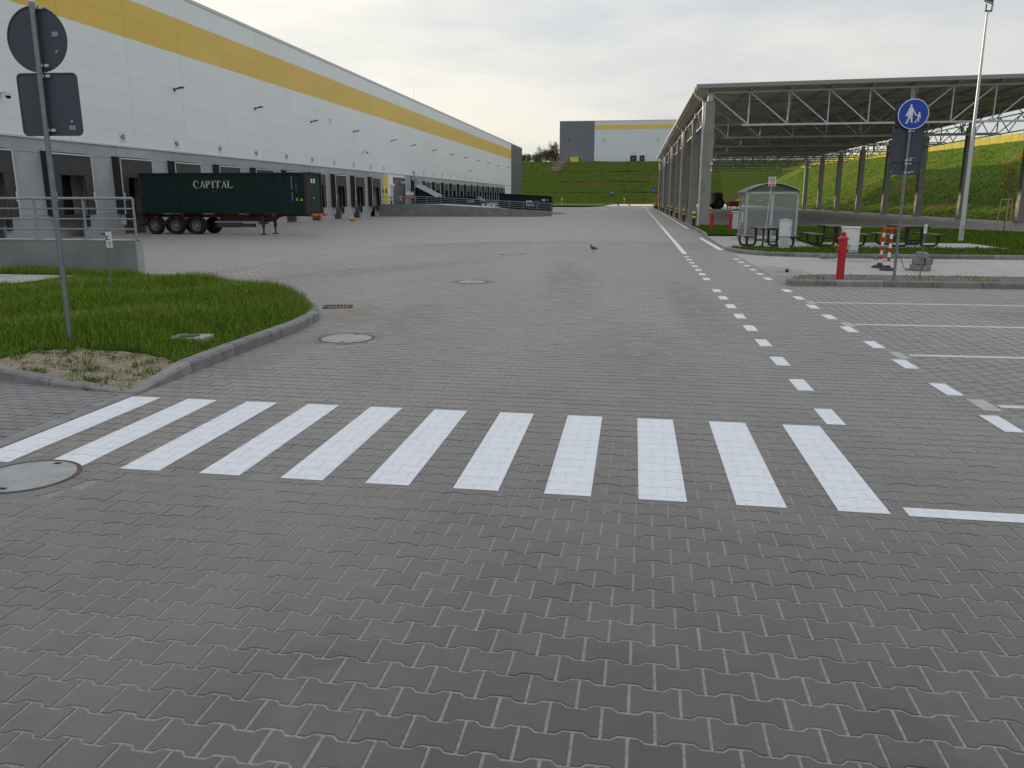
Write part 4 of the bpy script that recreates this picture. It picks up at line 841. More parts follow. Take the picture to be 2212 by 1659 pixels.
# ------------------------------------------------------------------ railings
def railing(name, label, a, b, hgt, nposts, nrails, r=0.022, pr=0.028, plate=True):
    """posts and rails from a to b (both on the wall top)"""
    a, b = Vector(a), Vector(b); t = thing(name, label, 'railing', a); up = Vector((0, 0, hgt))
    wparent(MB().tube([a + up, b + up], r * 1.25, 8).build('handrail', M_RAIL, smooth=True), t)
    for i in range(nposts):
        p = a.lerp(b, i / (nposts - 1)) if nposts > 1 else a
        po = wparent(MB().tube([p, p + up], pr, 8).build('post', M_RAIL, smooth=True), t)
        if plate:
            o = MB().bev((p.x, p.y, p.z + .008), (.2, .1, .016), .004).build('base_plate', M_RAIL); o.parent = po
    for j in range(1, nrails):
        u = up * (j / nrails); wparent(MB().tube([a + u, b + u], r * .8, 6).build('rail', M_RAIL, smooth=True), t)
    return t
# near loading-ramp wall
rw = thing('retaining_wall', 'weathered concrete retaining wall topped by a railing, behind the grass island', 'wall', (-18, 16.7, 0))
wparent(MB().bev((-20.95, 16.72, 0.425), (20.0, 0.24, 0.99), 0.012).build('wall', M_CONC_D), rw); wparent(MB().bev((-20.95, 16.72, 0.932), (20.0, 0.25, 0.024), 0.006).build('coping', M_CONC_T), rw); wparent(MB().bev((-10.945, 16.72, 0.43), (0.03, 0.236, 0.98), 0.005).build('end_face', M_CONC_T), rw)
railing('railing', 'galvanised railing on the near retaining wall at the left', (-30.4, 16.7, .945), (-10.98, 16.7, .945), 0.90, 17, 4)
# far ramp
rp = thing('loading_ramp', 'sloping concrete ramp rising to the yellow door', 'ramp', (-20, 97.2, GZ))
rz = lambda x: 1.14 if x < -25 else 1.14 + (x + 25) / 15.35 * -0.80
b = MB(); xs_ = [-31.05, -25, -20, -15, -9.65]
for y0, y1, dz, nm, m_ in ((96.9, 97.25, 0, 'wall', M_CONC_D), (97.25, 109.0, -.06, 'deck', M_CONC)):
    b = MB(); V = []
    for x in xs_:
        zt_ = rz(x) + dz if nm == 'wall' else rz(x) - .06 - (1.0 + GZ + .3) * max(0, (x + 20) / 9.0) * .0 - max(0, (x + 20) / 10.0) * .55
        xx_ = x if nm == 'wall' else min(x, -10.2); V += [(xx_, y0, GZ - .05), (xx_, y1, GZ - .05), (xx_, y1, max(zt_, GZ + .02)), (xx_, y0, max(zt_, GZ + .02))]
    fs = [(3, 2, 1, 0), (16, 17, 18, 19)]
    for i in range(4):
        o = i * 4
        for j in range(4): fs.append((o + j, o + 4 + j, o + 4 + (j + 1) % 4, o + (j + 1) % 4))
    b.add(V, fs); wparent(b.build(nm, m_, fixn=True), rp)
def rail_chain(lab, pts, hgt, npst):
    t = thing('railing', lab, 'railing', pts[0]); U = Vector((0, 0, hgt))
    for A, B, n_ in zip(pts, pts[1:], npst):
        A, B = Vector(A), Vector(B); wparent(MB().tube([A + U, B + U], .035, 6).build('handrail', M_RAIL), t)
        for j in (1, 2, 3): wparent(MB().tube([A + U * j / 4, B + U * j / 4], .022, 5).build('rail', M_RAIL), t)
        for i in range(n_): p = A.lerp(B, (i + .02) / n_); wparent(MB().tube([p, p + U], .035, 6).build('post', M_RAIL), t)
    p = Vector(pts[-1]); wparent(MB().tube([p, p + U], .035, 6).build('post', M_RAIL), t)
rail_chain('long railing along the far sloping ramp in front of the dark containers', [(-30.8, 97.1, 1.14), (-25, 97.1, 1.14), (-9.75, 97.1, rz(-9.75))], 0.88, (3, 9))

# ------------------------------------------------------------------ waste compactors behind the ramp
c1 = thing('waste_compactor', 'dark navy waste compactor with a sloping white-edged chute at dock 55', 'container', (-25.5, 113, GZ)); C1 = lambda o: wparent(o, c1)
C1(MB().prism([(-30.2, GZ + .1), (-20.7, GZ + .1), (-20.7, 1.45), (-21.6, 2.07), (-27.4, 2.07), (-27.45, 2.1), (-30.2, 3.45)], lambda u, v, w_: (u, 111.9 + w_, v), 2.4).build('body', M_NAVY, fixn=True))
for dy in (0, 2.32): C1(MB().prism([(-30.3, 3.42), (-27.3, 1.95), (-27.0, 2.1), (-27.2, 2.3), (-30.0, 3.75)], lambda u, v, w_: (u, 111.86 + dy + w_, v), .12).build('chute_edge', M_WHITE, fixn=True))
C1(MB().span((-30.5, 111.95, 3.3), (-29.9, 114.25, 4.0)).build('chute_hood', M_GALVD))
for i in range(3): C1(MB().bar((-21.75 + .28 * i, 111.87, 2.06), (-20.95 + .28 * i, 111.87, 1.45), .08, .04).build('stripe', M_WHITE))
C1(MB().box((-22.4, 111.88, 1.42), (.85, .03, .28)).build('plate', M_STICK))
c2 = thing('waste_container', 'dark navy roll-off container with pre zero logo at the end of the ramp', 'container', (-15, 113, GZ)); C2 = lambda o: wparent(o, c2)
C2(MB().prism([(-18.5, GZ + .1), (-11.3, GZ + .1), (-11.3, 2.05), (-18.5, 2.43)], lambda u, v, w_: (u, 112.0 + w_, v), 2.4).build('body', M_NAVY, fixn=True))
C2(MB().bar((-18.55, 111.98, 2.45), (-11.25, 111.98, 2.07), .10, .10).build('top_rail', M_NAVY))
C2(MB().span((-11.45, 111.94, GZ + .1), (-11.2, 112.0, 2.05)).build('corner_post', M_NAVY))
M_LBLUE = mat('logo_light_blue', (0.35, 0.55, 0.72), 0.6)
text('logo_lettering', 'pre', .62, M_SWHITE, None, frame((-14.3, 111.97, 1.42), (1, 0, 0), (0, -1, 0)), .02, bold=.012).parent = c2
text('logo_lettering', 'zero', .62, M_LBLUE, None, frame((-14.2, 111.97, 0.98), (1, 0, 0), (0, -1, 0)), .02, bold=.012).parent = c2
text('fleet_number', '023  1', .36, M_SWHITE, None, frame((-12.1, 111.97, 1.58), (1, 0, 0), (0, -1, 0)), .02, bold=.01).parent = c2
for o in list(c2.children): o.matrix_parent_inverse = Matrix.Translation(c2.location).inverted()
C2(MB().tube([(-13.62, 111.97, 1.45), (-12.9, 111.97, 1.45), (-12.9, 111.97, .95), (-13.3, 111.97, .95)], .02, 5).build('logo_bracket', M_LBLUE))
for i, x in enumerate((-20.3, -19.5, -18.8)):
    o = MB().lathe([(.24, 0), (.24, .1), (.2, .12), (.17, .95), (.12, 1.0)], 10).build('white_pillar', M_WHITE, smooth=True); o.location = (x, 109.6, .15); tag(o, ('leftmost', 'middle', 'rightmost')[i] + ' of three white pillars between the dark containers', 'pillar', 'white pillars on the ramp')
# items on the ramp landing
for i, (x, y) in enumerate(((-29.9, 98.6), (-29.9, 102.9))):
    t = thing('bollard', ('yellow and black bollard in front of the yellow door', 'yellow and black bollard beside the grey service door')[i], 'bollard', (x, y, 1.08), group='bollards on the ramp')
    MB().lathe([(.11, 0), (.11, .45)], 12).build('post', M_BLK, t); MB().lathe([(.112, .45), (.112, .7)], 12).build('band', M_YEL, t); MB().lathe([(.11, .7), (.11, .85)], 12).build('band', M_BLK, t); MB().lathe([(.112, .85), (.112, 1.0), (.06, 1.05)], 12).build('cap', M_YEL, t)
for i, y in enumerate((103.9, 104.9, 105.9, 106.9)):
    t = thing('traffic_cone', ('leftmost', 'second from left', 'third from left', 'rightmost')[i] + ' of the red and white cones by the graphite wall', 'cone', (-29.4, y, 1.9), group='red and white cones on the landing')
    MB().bev((0, 0, .02), (.5, .5, .04), .01).lathe([(.2, .04), (.14, .35)], 12).build('body', M_RED, t); MB().lathe([(.14, .35), (.11, .55)], 12).build('collar', M_WHITE, t); MB().lathe([(.11, .55), (.05, .8)], 12).build('tip', M_SWHITE, t)
sh = thing('pallet_rack', 'dark rack carrying the red and white cones on the ramp', 'rack', (-29.4, 105.4, 1.08)); MB().bev((0, 0, .78), (.8, 4.0, .05), .01).build('shelf', M_SRED, sh)
for sx in (-.35, .35):
    for sy in (-1.9, 1.9): MB().span((sx - .03, sy - .03, 0), (sx + .03, sy + .03, .76)).build('leg', M_CURT, sh)
lt = thing('litter', 'crumpled yellow bag lying on the yard near the docks', 'bag', (-26.6, 75.0, GZ)); bm = bmesh.new(); bmesh.ops.create_icosphere(bm, subdivisions=3, radius=.3)
for v in bm.verts: v.co *= 1 + .25 * math.sin(v.co.x * 17) * math.cos(v.co.y * 13 + v.co.z * 9); v.co.z = max(v.co.z * .75 + .18, 0)
me = bpy.data.meshes.new('crumple'); bm.to_mesh(me); bm.free(); me.materials.append(mat('orange_yellow_plastic', (0.75, 0.36, 0.03), 0.5)); link('bag', me, lt)

# ================================================================== CANOPY
CL, CRX = 4.7, 29.4; YS = [56.2 + 11.6 * i for i in range(9)]; cn = thing('canopy', 'large open steel-truss canopy on concrete columns at the right', 'canopy', (CL, 100, -.02)); NP = lambda o: wparent(o, cn)
def roof_z(x): return 8.72 + 0.012 * (x - 3.9)
colm = MB().bev((0, 0, 0), (.62, .62, 8.0), .02).build('column', M_COLC, mesh_only=True)
for i, y in enumerate(YS):
    for x in (CL, CRX):
        o = link('column', colm); o.location = (x, y, 3.98); NP(o); 
        h = link('column_head', MB().bev((0, 0, 0), (.34, .5, .55), .01).build('column_head', M_GALV, mesh_only=True)) if False else MB().bev((x, y, 8.22), (.34, .5, .48), .01).build('column_head', M_GALV); NP(h)
def truss(y):
    x0, x1, zt, zb = CL, CRX, 8.50, 6.50; n = 10; dx = (x1 - x0) / n
    c = NP(MB().bar((x0 - .3, y, roof_z(x0) - .22), (x1 + .3, y, roof_z(x1) - .22), .14, .12).bar((x0 + dx * .86, y, zb), (x1 - dx * .86, y, zb + .05), .14, .12).build('truss', M_GALV))
    w = MB()
    for i in range(1, n):
        x = x0 + dx * i; w.bar((x, y, zb), (x, y, roof_z(x) - .28), .07, .07)
        if i == n // 2: w.bar((x + .12, y, zb), (x + .12, y, roof_z(x) - .28), .07, .07)
    for i in range(n):
        xa, xb = x0 + dx * i, x0 + dx * (i + 1)
        if i < n // 2: w.bar((xa + .1, y, roof_z(xa) - .3), (xb - .05, y, zb + .08), .07, .07)
        else: w.bar((xb - .1, y, roof_z(xb) - .3), (xa + .05, y, zb + .08), .07, .07)
    o = w.build('web', M_GALV); o.parent = c
    for i in range(2, n - 1, 3):
        x = x0 + dx * i
        for sg in (1, -1): o = MB().bar((x, y, zb + .03), (x + .05 * sg, y + 1.3 * sg, roof_z(x) - .3), .05, .05).build('knee_brace', M_GALVD); o.parent = c
for y in YS: truss(y)
# secondary trusses half-way, and lattice along the column rows
RY0, RY1 = 55.2, YS[-1] + 2.2
for x in [3.95] + [CL + (CRX - CL) / 10 * i for i in range(0, 11)] + [30.3]:
    NP(MB().bar((x, RY0 + .1, roof_z(x) - .07), (x, RY1 - .1, roof_z(x) - .07), .09, .14).build('purlin', M_GALVD))
for y in [YS[0] + 11.6 * (i + .5) for i in range(8)]:
    x0, x1 = CL, CRX; n = 10; dx = (x1 - x0) / n; zb = 7.0
    c = NP(MB().bar((x0, y, zb), (x1, y, zb + .05), .09, .09).bar((x0, y, roof_z(x0) - .2), (x1, y, roof_z(x1) - .2), .09, .09).build('secondary_truss', M_GALVD)); w = MB()
    for i in range(n): xa, xb = x0 + dx * i, x0 + dx * (i + 1); w.bar((xa, y, zb if i % 2 else roof_z(xa) - .2), (xb, y, roof_z(xb) - .2 if i % 2 else zb), .05, .05)
    o = w.build('web', M_GALVD); o.parent = c
for x in (CL, CRX):
    for ya, yb in zip(YS, YS[1:]):
        n = 6; d = (yb - ya - .7) / n; y0 = ya + .35; w = MB()
        w.bar((x, y0, 6.95), (x, yb - .35, 6.95), .08, .08).bar((x, y0, 8.25), (x, yb - .35, 8.25), .08, .08)
        for i in range(n): w.bar((x, y0 + d * i, 8.2 if i % 2 else 7.0), (x, y0 + d * (i + 1), 7.0 if i % 2 else 8.2), .055, .055)
        NP(w.build('eaves_girder', M_GALV if x == CL else M_GALVD))
for ya, yb in zip(YS[::2], YS[1::2]):
    for xa, xb in ((CL, CL + 12.3), (CRX, CRX - 12.3)):
        NP(MB().bar((xa, ya, roof_z(xa) - .25), (xb, yb, roof_z(xb) - .25), .05, .05).bar((xb, ya, roof_z(xb) - .25), (xa, yb, roof_z(xa) - .25), .05, .05).build('wind_brace', M_GALVD))
# trapezoidal roof sheeting (ribs along X)
V = []; Fq = []; per = 0.333; nrib = int((RY1 - RY0) / per)
prof = []
for i in range(nrib): y = RY0 + per * i; prof += [(y, 0), (y + .12, 0), (y + .16, .05), (y + .29, .05)]
prof.append((RY0 + per * nrib, 0)); xs_ = [3.78, 30.5]
for y, dz in prof:
    for x in xs_: V.append((x, y, roof_z(x) + .005 + dz))
for i in range(len(prof) - 1): Fq.append((2 * i, 2 * i + 1, 2 * i + 3, 2 * i + 2))
NP(MB().add(V, Fq).build('roof_sheet', M_ROOFU))
NP(MB().prism([(3.7, roof_z(3.7) - .02), (30.6, roof_z(30.6) - .02), (30.6, roof_z(30.6) + .22), (3.7, roof_z(3.7) + .22)], lambda u, v, w_: (u, RY0 - .04 - w_, v), .05).build('front_fascia', M_ROOFE, fixn=True))
NP(MB().prism([(3.7, roof_z(3.7) + .07), (30.6, roof_z(30.6) + .07), (30.6, roof_z(30.6) + .12), (3.7, roof_z(3.7) + .12)], lambda u, v, w_: (u, RY0 + w_, v), RY1 - RY0).build('roof_cover', M_ROOFE, fixn=True))
NP(MB().tube([(3.66, RY0 - .1, 8.66), (3.66, RY1 + .1, 8.60)], .10, 10).build('gutter', M_GALV, smooth=True)); NP(MB().tube([(30.62, RY0 - .1, 8.95), (30.62, RY1 + .1, 8.9)], .10, 8).build('gutter', M_GALVD, smooth=True))
for i in range(0, 9, 2):
    y = YS[i] - .45; NP(MB().tube([(3.66, y, 8.6), (3.70, y, 8.35), (4.22, y, 7.95), (4.26, y, 7.6), (4.26, y, 0.0)], .065, 8).build('downpipe', M_GALV, smooth=True))
NP(MB().tube([(4.55, 69.0, 2.8), (4.55, 69.5, 2.3), (4.55, 69.5, 1.6)], .05, 6).build('cable_pipe', M_CURT))
cmr = NP(MB().bev((CL + .25, YS[0] - .33, 4.05), (.18, .36, .16), .02).tube([(CL + .25, YS[0] - .3, 3.95), (CL + .25, YS[0] - .3, 3.65)], .03, 6).bev((CL + .25, YS[0] - .33, 3.62), (.14, .05, .14), .01).build('security_camera', M_WHITE))

# ------------------------------------------------------------------ bollards by the columns
by_ = [53.4, 64.4, 74.5, 85.2, 95.3, 109.7, 118.9, 136.7, 147.0, 157.0]; ords = ['nearest', 'second', 'third', 'fourth', 'fifth', 'sixth', 'seventh', 'eighth', 'ninth', 'farthest']; proto = None
for i, y in enumerate(by_):
    lab = f'{ords[i]} yellow and black striped bollard along the canopy columns' if i in (0, 9) else f'{ords[i]} nearest striped bollard along the canopy columns'
    if proto is None:
        proto = thing('bollard', lab, 'bollard', (3.83, y, 0.02), group='bollards in front of the canopy columns')
        z = 0
        for h, m_ in ((.60, M_BLK), (.13, M_YEL), (.12, M_BLK), (.12, M_YEL)): MB().lathe([(.11 if m_ is M_BLK else .1125, z), (.11 if m_ is M_BLK else .1125, z + h)], 14).build('band' if z else 'post', m_, proto, smooth=True); z += h
        MB().lathe([(.1125, z), (.10, z + .03), (.03, z + .05)], 14).build('cap', M_YEL, proto, smooth=True)
    else: copy_tree(proto, None, (3.83, y, 0.02), label=lab)

# ------------------------------------------------------------------ things under the canopy
for i, (x, y, z0, h, w) in enumerate(((5.62, 90, .75, .95, .35), (5.0, 107, 0.9, .95, .4), (4.7, 128, .95, .9, .36))):
    t = thing('hose_cabinet', ('nearest', 'middle', 'farthest')[i] + ' red fire hose cabinet between the canopy columns', 'cabinet', (x, y, 0), group='red hose cabinets')
    MB().bev((0, 0, z0 + h / 2), (w, .25, h), .02).build('box', M_REDC, t); MB().bev((0, -.13, z0 + h / 2), (w - .06, .02, h - .08), .008).build('door', M_REDC, t); MB().span((-.03, .02, 0), (.03, .08, z0)).build('stand', M_CURT, t)
t = thing('traffic_barrier', 'tall orange red barrier post at the far end of the canopy', 'barrier', (3.9, 150, 0)); MB().bev((0, 0, 1.3), (.42, .2, 2.0), .05).build('panel', M_ORNG, t); MB().bev((0, 0, .15), (.7, .6, .3), .04).build('foot', M_RUB, t)
tk = thing('tractor', 'dark tractor with a white cab hood parked under the canopy', 'tractor', (13.9, 146, 0), R(20)); TS = 1.33
def rwheel(x, y, r, w):
    b = MB().lathe([(r * .5, 0), (r * .95, 0), (r, .05), (r, w - .05), (r * .95, w), (r * .5, w)], 24, caps=False); b.v = [(x + a, y + c_, r + b_) for a, b_, c_ in b.v]; wo = b.build('wheel', M_TYRE, tk, smooth=True, fixn=True)
    b = MB().lathe([(r * .52, .1), (r * .52, w - .1), (.1, w - .05)], 16); b.v = [(x + a, y + c_ - .06, r + b_) for a, b_, c_ in b.v]; b.build('hub', M_CURT, wo, smooth=True, fixn=True)
for sy in (-1.0, .6): rwheel(.4, sy, .95 * TS / 1.33, .42)
for sy in (-.85, .5): rwheel(-1.7, sy, .6, .35)
MB().bev((-1.4, 0, 1.25), (1.9, .9, .75), .12).build('hood', M_WHITE, tk); MB().bev((.1, 0, .95), (2.2, .6, .5), .05).build('body', M_CURT, tk)
MB().bev((.35, 0, 2.72), (1.5, 1.5, .14), .05).build('cab_roof', M_CURT, tk); MB().bev((.35, 0, 1.95), (1.35, 1.4, 1.35), .08).build('cab', mat('cab_glass', (0.03, 0.04, 0.045), 0.15), tk)
for sx in (-.3, 1.0):
    for sy in (-.7, .7): MB().span((sx, sy - .04, 1.2), (sx + .07, sy + .04, 2.7)).build('cab_pillar', M_BLK, tk)
MB().tube([(-1.2, .35, 1.6), (-1.2, .35, 2.6)], .05, 8).build('exhaust', M_CURT, tk)
im = thing('farm_implement', 'low red implement hitched behind the tractor', 'implement', (17.3, 147.5, 0), R(20)); MB().bev((0, 0, .9), (2.2, 1.6, .9), .08).build('hopper', M_REDC, im)
for sx in (-.9, .9): MB().span((sx - .05, -.6, 0), (sx + .05, -.5, .5)).span((sx - .05, .5, 0), (sx + .05, .6, .5)).build('leg', M_CURT, im)
pu = thing('utility_cart', 'small orange and black cart half hidden behind the canopy columns', 'cart', (6.1, 92, 0)); MB().bev((0, 0, .55), (.35, .5, .75), .04).build('body', M_ORNG, pu); MB().bev((.02, 0, 1.35), (.3, .45, .8), .05).build('cab', M_BLK, pu)
for sy in (-.22, .22):
    b = MB().lathe([(.16, 0), (.16, .08)], 12); b.v = [(a, sy + c_ - .04, .16 + b_) for a, b_, c_ in b.v]; b.build('wheel', M_TYRE, pu, fixn=True)

# ================================================================== SMALLER THINGS
# hydrants
def hydrant(loc, lab, big):
    t = thing('fire_hydrant', lab, 'hydrant', loc, group='red fire hydrants'); H = 1.0
    MB().lathe([(.084, 0), (.084, .60), (.090, .64), (.094, .70), (.094, .72), (.094, .9), (.115, .905), (.115, .935), (.10, .95), (.05, .985)], 18).build('body', M_RED, t, smooth=True)
    MB().lathe([(.04, .97), (.04, 1.0), (.05, 1.005), (.05, 1.05), (.03, 1.07)], 12).build('cap', M_RED, t, smooth=True)
    for sx in (-1, 1): MB().tube([(sx * .07, 0, .67), (sx * .118, 0, .67)], .032, 10).build('outlet', M_RED, t, smooth=True)
    MB().lathe([(.104, .615), (.104, .648)], 18).build('flange', M_RED, t, smooth=True)
    if big: MB().tube([(.08, -.05, .80), (.13, -.06, .78), (.12, -.07, .71)], .02, 6).build('valve', mat('brass', (0.55, 0.38, 0.12), 0.4, metal=0.6), t)
    return t
hydrant((4.59, 18.75, 0.06), 'large red hydrant on the near kerbed strip, in front of the white cabinet', True)
hydrant((4.32, 46.4, 0.1), 'left of two distant red hydrants near the first canopy column', False)
hydrant((5.17, 45.1, 0.1), 'right of two distant red hydrants, next to the smoking shelter', False)

# round sign seen from the back (left)
def plate_round(name, c, r, m, parent, y0, t=.004, rim=True):
    n = 40; P = [(c[0] + r * math.cos(2 * math.pi * i / n), c[1] + r * math.sin(2 * math.pi * i / n)) for i in range(n)]
    o = MB().prism(P, lambda u, v, w_: (u, y0 + w_, v), t).build(name, m, parent, fixn=True)
    if rim:
        b = MB().tube([(c[0] + (r - .004) * math.cos(a), y0, c[1] + (r - .004) * math.sin(a)) for a in np.linspace(0, 2 * math.pi, 41)], .010, 6); b.build('rim', m, o, smooth=True)
    return o
def plate_rect(name, x0, x1, z0, z1, m, parent, y0, rc=.05, t=.004):
    P = []
    for cx_, cz_, a0 in ((x1 - rc, z0 + rc, -90), (x1 - rc, z1 - rc, 0), (x0 + rc, z1 - rc, 90), (x0 + rc, z0 + rc, 180)):
        P += [(cx_ + rc * math.cos(R(a0 + 22.5 * i)), cz_ + rc * math.sin(R(a0 + 22.5 * i))) for i in range(5)]
    o = MB().prism(P, lambda u, v, w_: (u, y0 + w_, v), t).build(name, m, parent, fixn=True)
    MB().tube([(u, y0, v) for u, v in P + P[:1]], .010, 6).build('rim', m, o, smooth=True); return o
def clamp(z, parent, y=0.0, r=.034, dx=0.0):
    c = MB().lathe([(r, -.016), (r, .016)], 14, (dx, y, z)).bev((.075 + dx, y + .01, z), (.045, .03, .032), .004).build('clamp', M_GALV, parent, smooth=True); return c
ls = thing('road_sign', 'grey backs of a round and a square sign on a pole in the left grass', 'sign', (-6.66, 8.6, 0.1), R(4))
MB().tube([(0.0, 0, 0), (0.06, -.02, 3.88)], .031, 14).build('pole', M_POLE, ls, smooth=True); MB().lathe([(.034, 0), (.034, .05), (.02, .06)], 12, (.06, -.02, 3.84)).build('pole_cap', M_WHITE, ls, smooth=True)
pr_ = plate_round('round_plate', (.035, 3.47), .345, M_SIGNB, ls, .035); ps = plate_rect('square_plate', -.26, .44, 2.45, 3.11, M_SIGNB, ls, .035)
for z in (3.79, 3.19, 3.08, 2.50): clamp(z, ls, dx=.06 * z / 3.88)
for x, z, w, h, a in ((.255, 3.52, .075, .05, 0), (.25, 3.34, .032, .03, .4)): MB().box((x, .028, z), (w, .003, h), (0, a, 0)).build('sticker', M_STICK, pr_)
for x, z, w, h in ((.33, 2.60, .032, .03), (.33, 2.53, .075, .05)): MB().box((x, .028, z), (w, .003, h)).build('sticker', M_STICK, ps)

# blue pedestrian sign (right)
rs = thing('road_sign', 'blue round pedestrian path sign with grey plate backs on a pole', 'sign', (5.59, 18.3, 0.06)); 
MB().tube([(0, 0, 0), (0, 0, 3.76)], .030, 14).build('pole', M_POLE, rs, smooth=True)
pb = plate_round('blue_disc', (.02, 3.47), .292, M_BLUE, rs, -.055, rim=False); MB().tube([(.02 + .292 * math.cos(a), -.055, 3.47 + .292 * math.sin(a)) for a in np.linspace(0, 2 * math.pi, 41)], .009, 6).build('white_rim', M_SWHITE, pb, smooth=True)
plate_round('back_disc', (-.03, 3.46), .30, M_SIGNB, rs, .04)
def figure(name, parts, parent, y0):
    b = MB()
    for P in parts: b.prism(P, lambda u, v, w_: (u, y0 - w_, v), .004)
    return b.build(name, M_SWHITE, parent, fixn=True)
def circ(x, z, r, n=14): return [(x + r * math.cos(2 * math.pi * i / n), z + r * math.sin(2 * math.pi * i / n)) for i in range(n)]
fx, fz = .02, 3.47; S_ = lambda P: [(fx + u, fz + v) for u, v in P]
figure('adult_pictogram', [S_(circ(-.055, .165, .024)), S_([(-.10, .085), (-.085, .125), (-.055, .138), (-.025, .130), (-.008, .10), (.045, .01), (.07, -.02), (.062, -.035), (.03, -.012), (-.012, .055), (-.012, -.02), (-.09, -.03)]),
    S_([(-.10, .085), (-.09, -.03), (-.125, -.03), (-.12, -.045), (-.142, -.05), (-.145, -.02)]), S_([(-.09, -.03), (-.045, -.03), (-.075, -.10), (-.105, -.185), (-.145, -.185), (-.142, -.170), (-.13, -.165), (-.105, -.10)]), S_([(-.058, -.03), (-.012, -.02), (-.012, -.09), (-.005, -.15), (.0, -.165), (-.035, -.168), (-.045, -.09)])], pb, -.056)
figure('child_pictogram', [S_(circ(.115, .022, .019)), S_([(.07, -.02), (.11, .0), (.13, -.002), (.142, -.03), (.15, -.075), (.135, -.078), (.125, -.045), (.118, -.085), (.085, -.085), (.092, -.045), (.062, -.034)]),
    S_([(.085, -.083), (.105, -.083), (.085, -.13), (.055, -.172), (.035, -.165), (.06, -.13)]), S_([(.098, -.083), (.119, -.083), (.122, -.12), (.118, -.155), (.10, -.158), (.106, -.12)])], pb, -.056)
pu_ = plate_rect('upper_plate', -.31, .285, 2.53, 3.16, M_SIGNB, rs, .035, rc=.03); pl_ = plate_rect('lower_plate', -.33, .27, 2.28, 2.51, M_SIGNB, rs, .035, rc=.02)
for z in (2.56, 2.49, 2.31, 3.14): clamp(z, rs, r=.036)
for x, z, w, h, p in ((.09, 2.60, .07, .04, pu_), (.16, 2.60, .03, .02, pu_), (.14, 2.33, .07, .04, pl_), (-.28, 2.33, .035, .025, pl_)): MB().box((x, .028, z), (w, .003, h)).build('sticker', M_STICK, p)

# utility markers
um = thing('utility_marker', 'thin post with a white Z T plate in the left grass', 'marker post', (-8.21, 11.68, .15)); MB().tube([(0, 0, 0), (.03, 0, 1.25)], .012, 8).build('post', M_POLE, um, smooth=True)
pp = MB().bev((.07, -.02, 1.06), (.10, .012, .25), .003).build('plate', M_WHITE, um); text('lettering', 'Z.', .085, M_TEXT, pp, frame((.05, -.028, 1.09), (1, 0, 0), (0, -1, 0)), .003, bold=.002); MB().box((.075, -.028, 1.02), (.06, .004, .008)).box((.08, -.028, .985), (.007, .004, .07)).build('mark', M_TEXT, pp); MB().bev((-.03, -.01, 1.15), (.07, .02, .02), .004).build('bracket', M_DARK, um)
um2 = thing('utility_marker', 'thin post with a narrow white plate beside the blue sign', 'marker post', (6.28, 18.8, .06)); MB().tube([(0, 0, 0), (0, 0, 1.22)], .011, 8).build('post', M_POLE, um2, smooth=True); pp = MB().bev((0, -.018, 1.14), (.065, .012, .2), .003).build('plate', M_WHITE, um2); MB().box((-.005, -.027, 1.19), (.03, .004, .008)).box((.0, -.027, 1.14), (.006, .004, .05)).build('mark', M_TEXT, pp)

# street lamp
sp = thing('street_lamp', 'tall tapered steel lamp post with a floodlight on top', 'lamp post', (13.46, 36.0, .1)); 
MB().tube([(0, 0, 0), (0, 0, .0), (-.05, 0, 5.3), (-.08, 0, 8.83)], [.105, .10, .062, .036], 14).build('pole', M_POLE if False else M_GALV, sp, smooth=True); MB().bev((0, 0, .45), (.1, .27, .5), .01).build('service_hatch', M_GALVD, sp)
MB().bar((-.17, 0, 8.86), (.09, 0, 8.86), .05, .05).bar((-.14, 0, 8.86), (-.14, 0, 9.12), .04, .04).bar((.07, 0, 8.86), (.07, 0, 9.12), .04, .04).build('bracket', M_CURT, sp)
fl_ = MB().bev((-.06, 0, 9.26), (.34, .10, .28), .03, (R(-28), R(20), 0)).build('floodlight', M_CURT, sp); MB().bev((-.07, -.052, 9.24), (.28, .01, .22), .004, (R(-28), R(20), 0)).build('lens', M_LENS, fl_); MB().tube([(.08, .05, 9.2), (.18, .05, 9.0), (.06, .02, 8.82), (-.15, .02, 8.75)], .012, 5).build('cable', M_WHITE, sp)

# picnic tables
def picnic(loc, lab):
    t = thing('picnic_table', lab, 'picnic table', loc, R(3), 'picnic tables on the lawn'); L = 2.0
    for i in range(4): MB().bev((-.30 + .2 * i, 0, .735), (.19, L, .035), .006).build('table_plank', M_WOOD, t)
    for sy in (-1, 1): MB().bar((-.4, sy * (L / 2 + .012), .72), (.4, sy * (L / 2 + .012), .72), .024, .075).build('table_end', M_BLK, t)
    for sx in (-1, 1):
        for i in range(2): MB().bev((sx * (.72 + .19 * i), 0, .445), (.18, L, .035), .006).build('seat_plank', M_WOOD, t)
        for sy in (-1, 1): MB().bar((sx * .62, sy * (L / 2 + .012), .43), (sx * 1.01, sy * (L / 2 + .012), .43), .024, .06).build('seat_end', M_BLK, t)
        for sy in (-.72, .72):
            a = [(sx * .84, sy, .42), (sx * .84, sy, .20), (sx * .80, sy, .10), (sx * .70, sy, .045), (sx * .36, sy, .045), (sx * .27, sy, .09), (sx * .24, sy, .19), (sx * .24, sy, .71)]
            MB().tube(a, .046, 8).build('leg', M_BLK, t, smooth=True)
    for sy in (-.72, .72): MB().tube([(-.24, sy, .24), (.24, sy, .24)], .025, 6).bar((-.35, sy, .695), (.35, sy, .695), .05, .04).build('brace', M_BLK, t)
    return t
picnic((4.98, 31.75, .03), 'picnic table in front of the smoking shelter, nearest the road'); picnic((7.52, 31.9, .105), 'middle picnic table, behind the white cabinet'); picnic((10.1, 32.1, .105), 'right-hand picnic table, behind the blue sign pole')

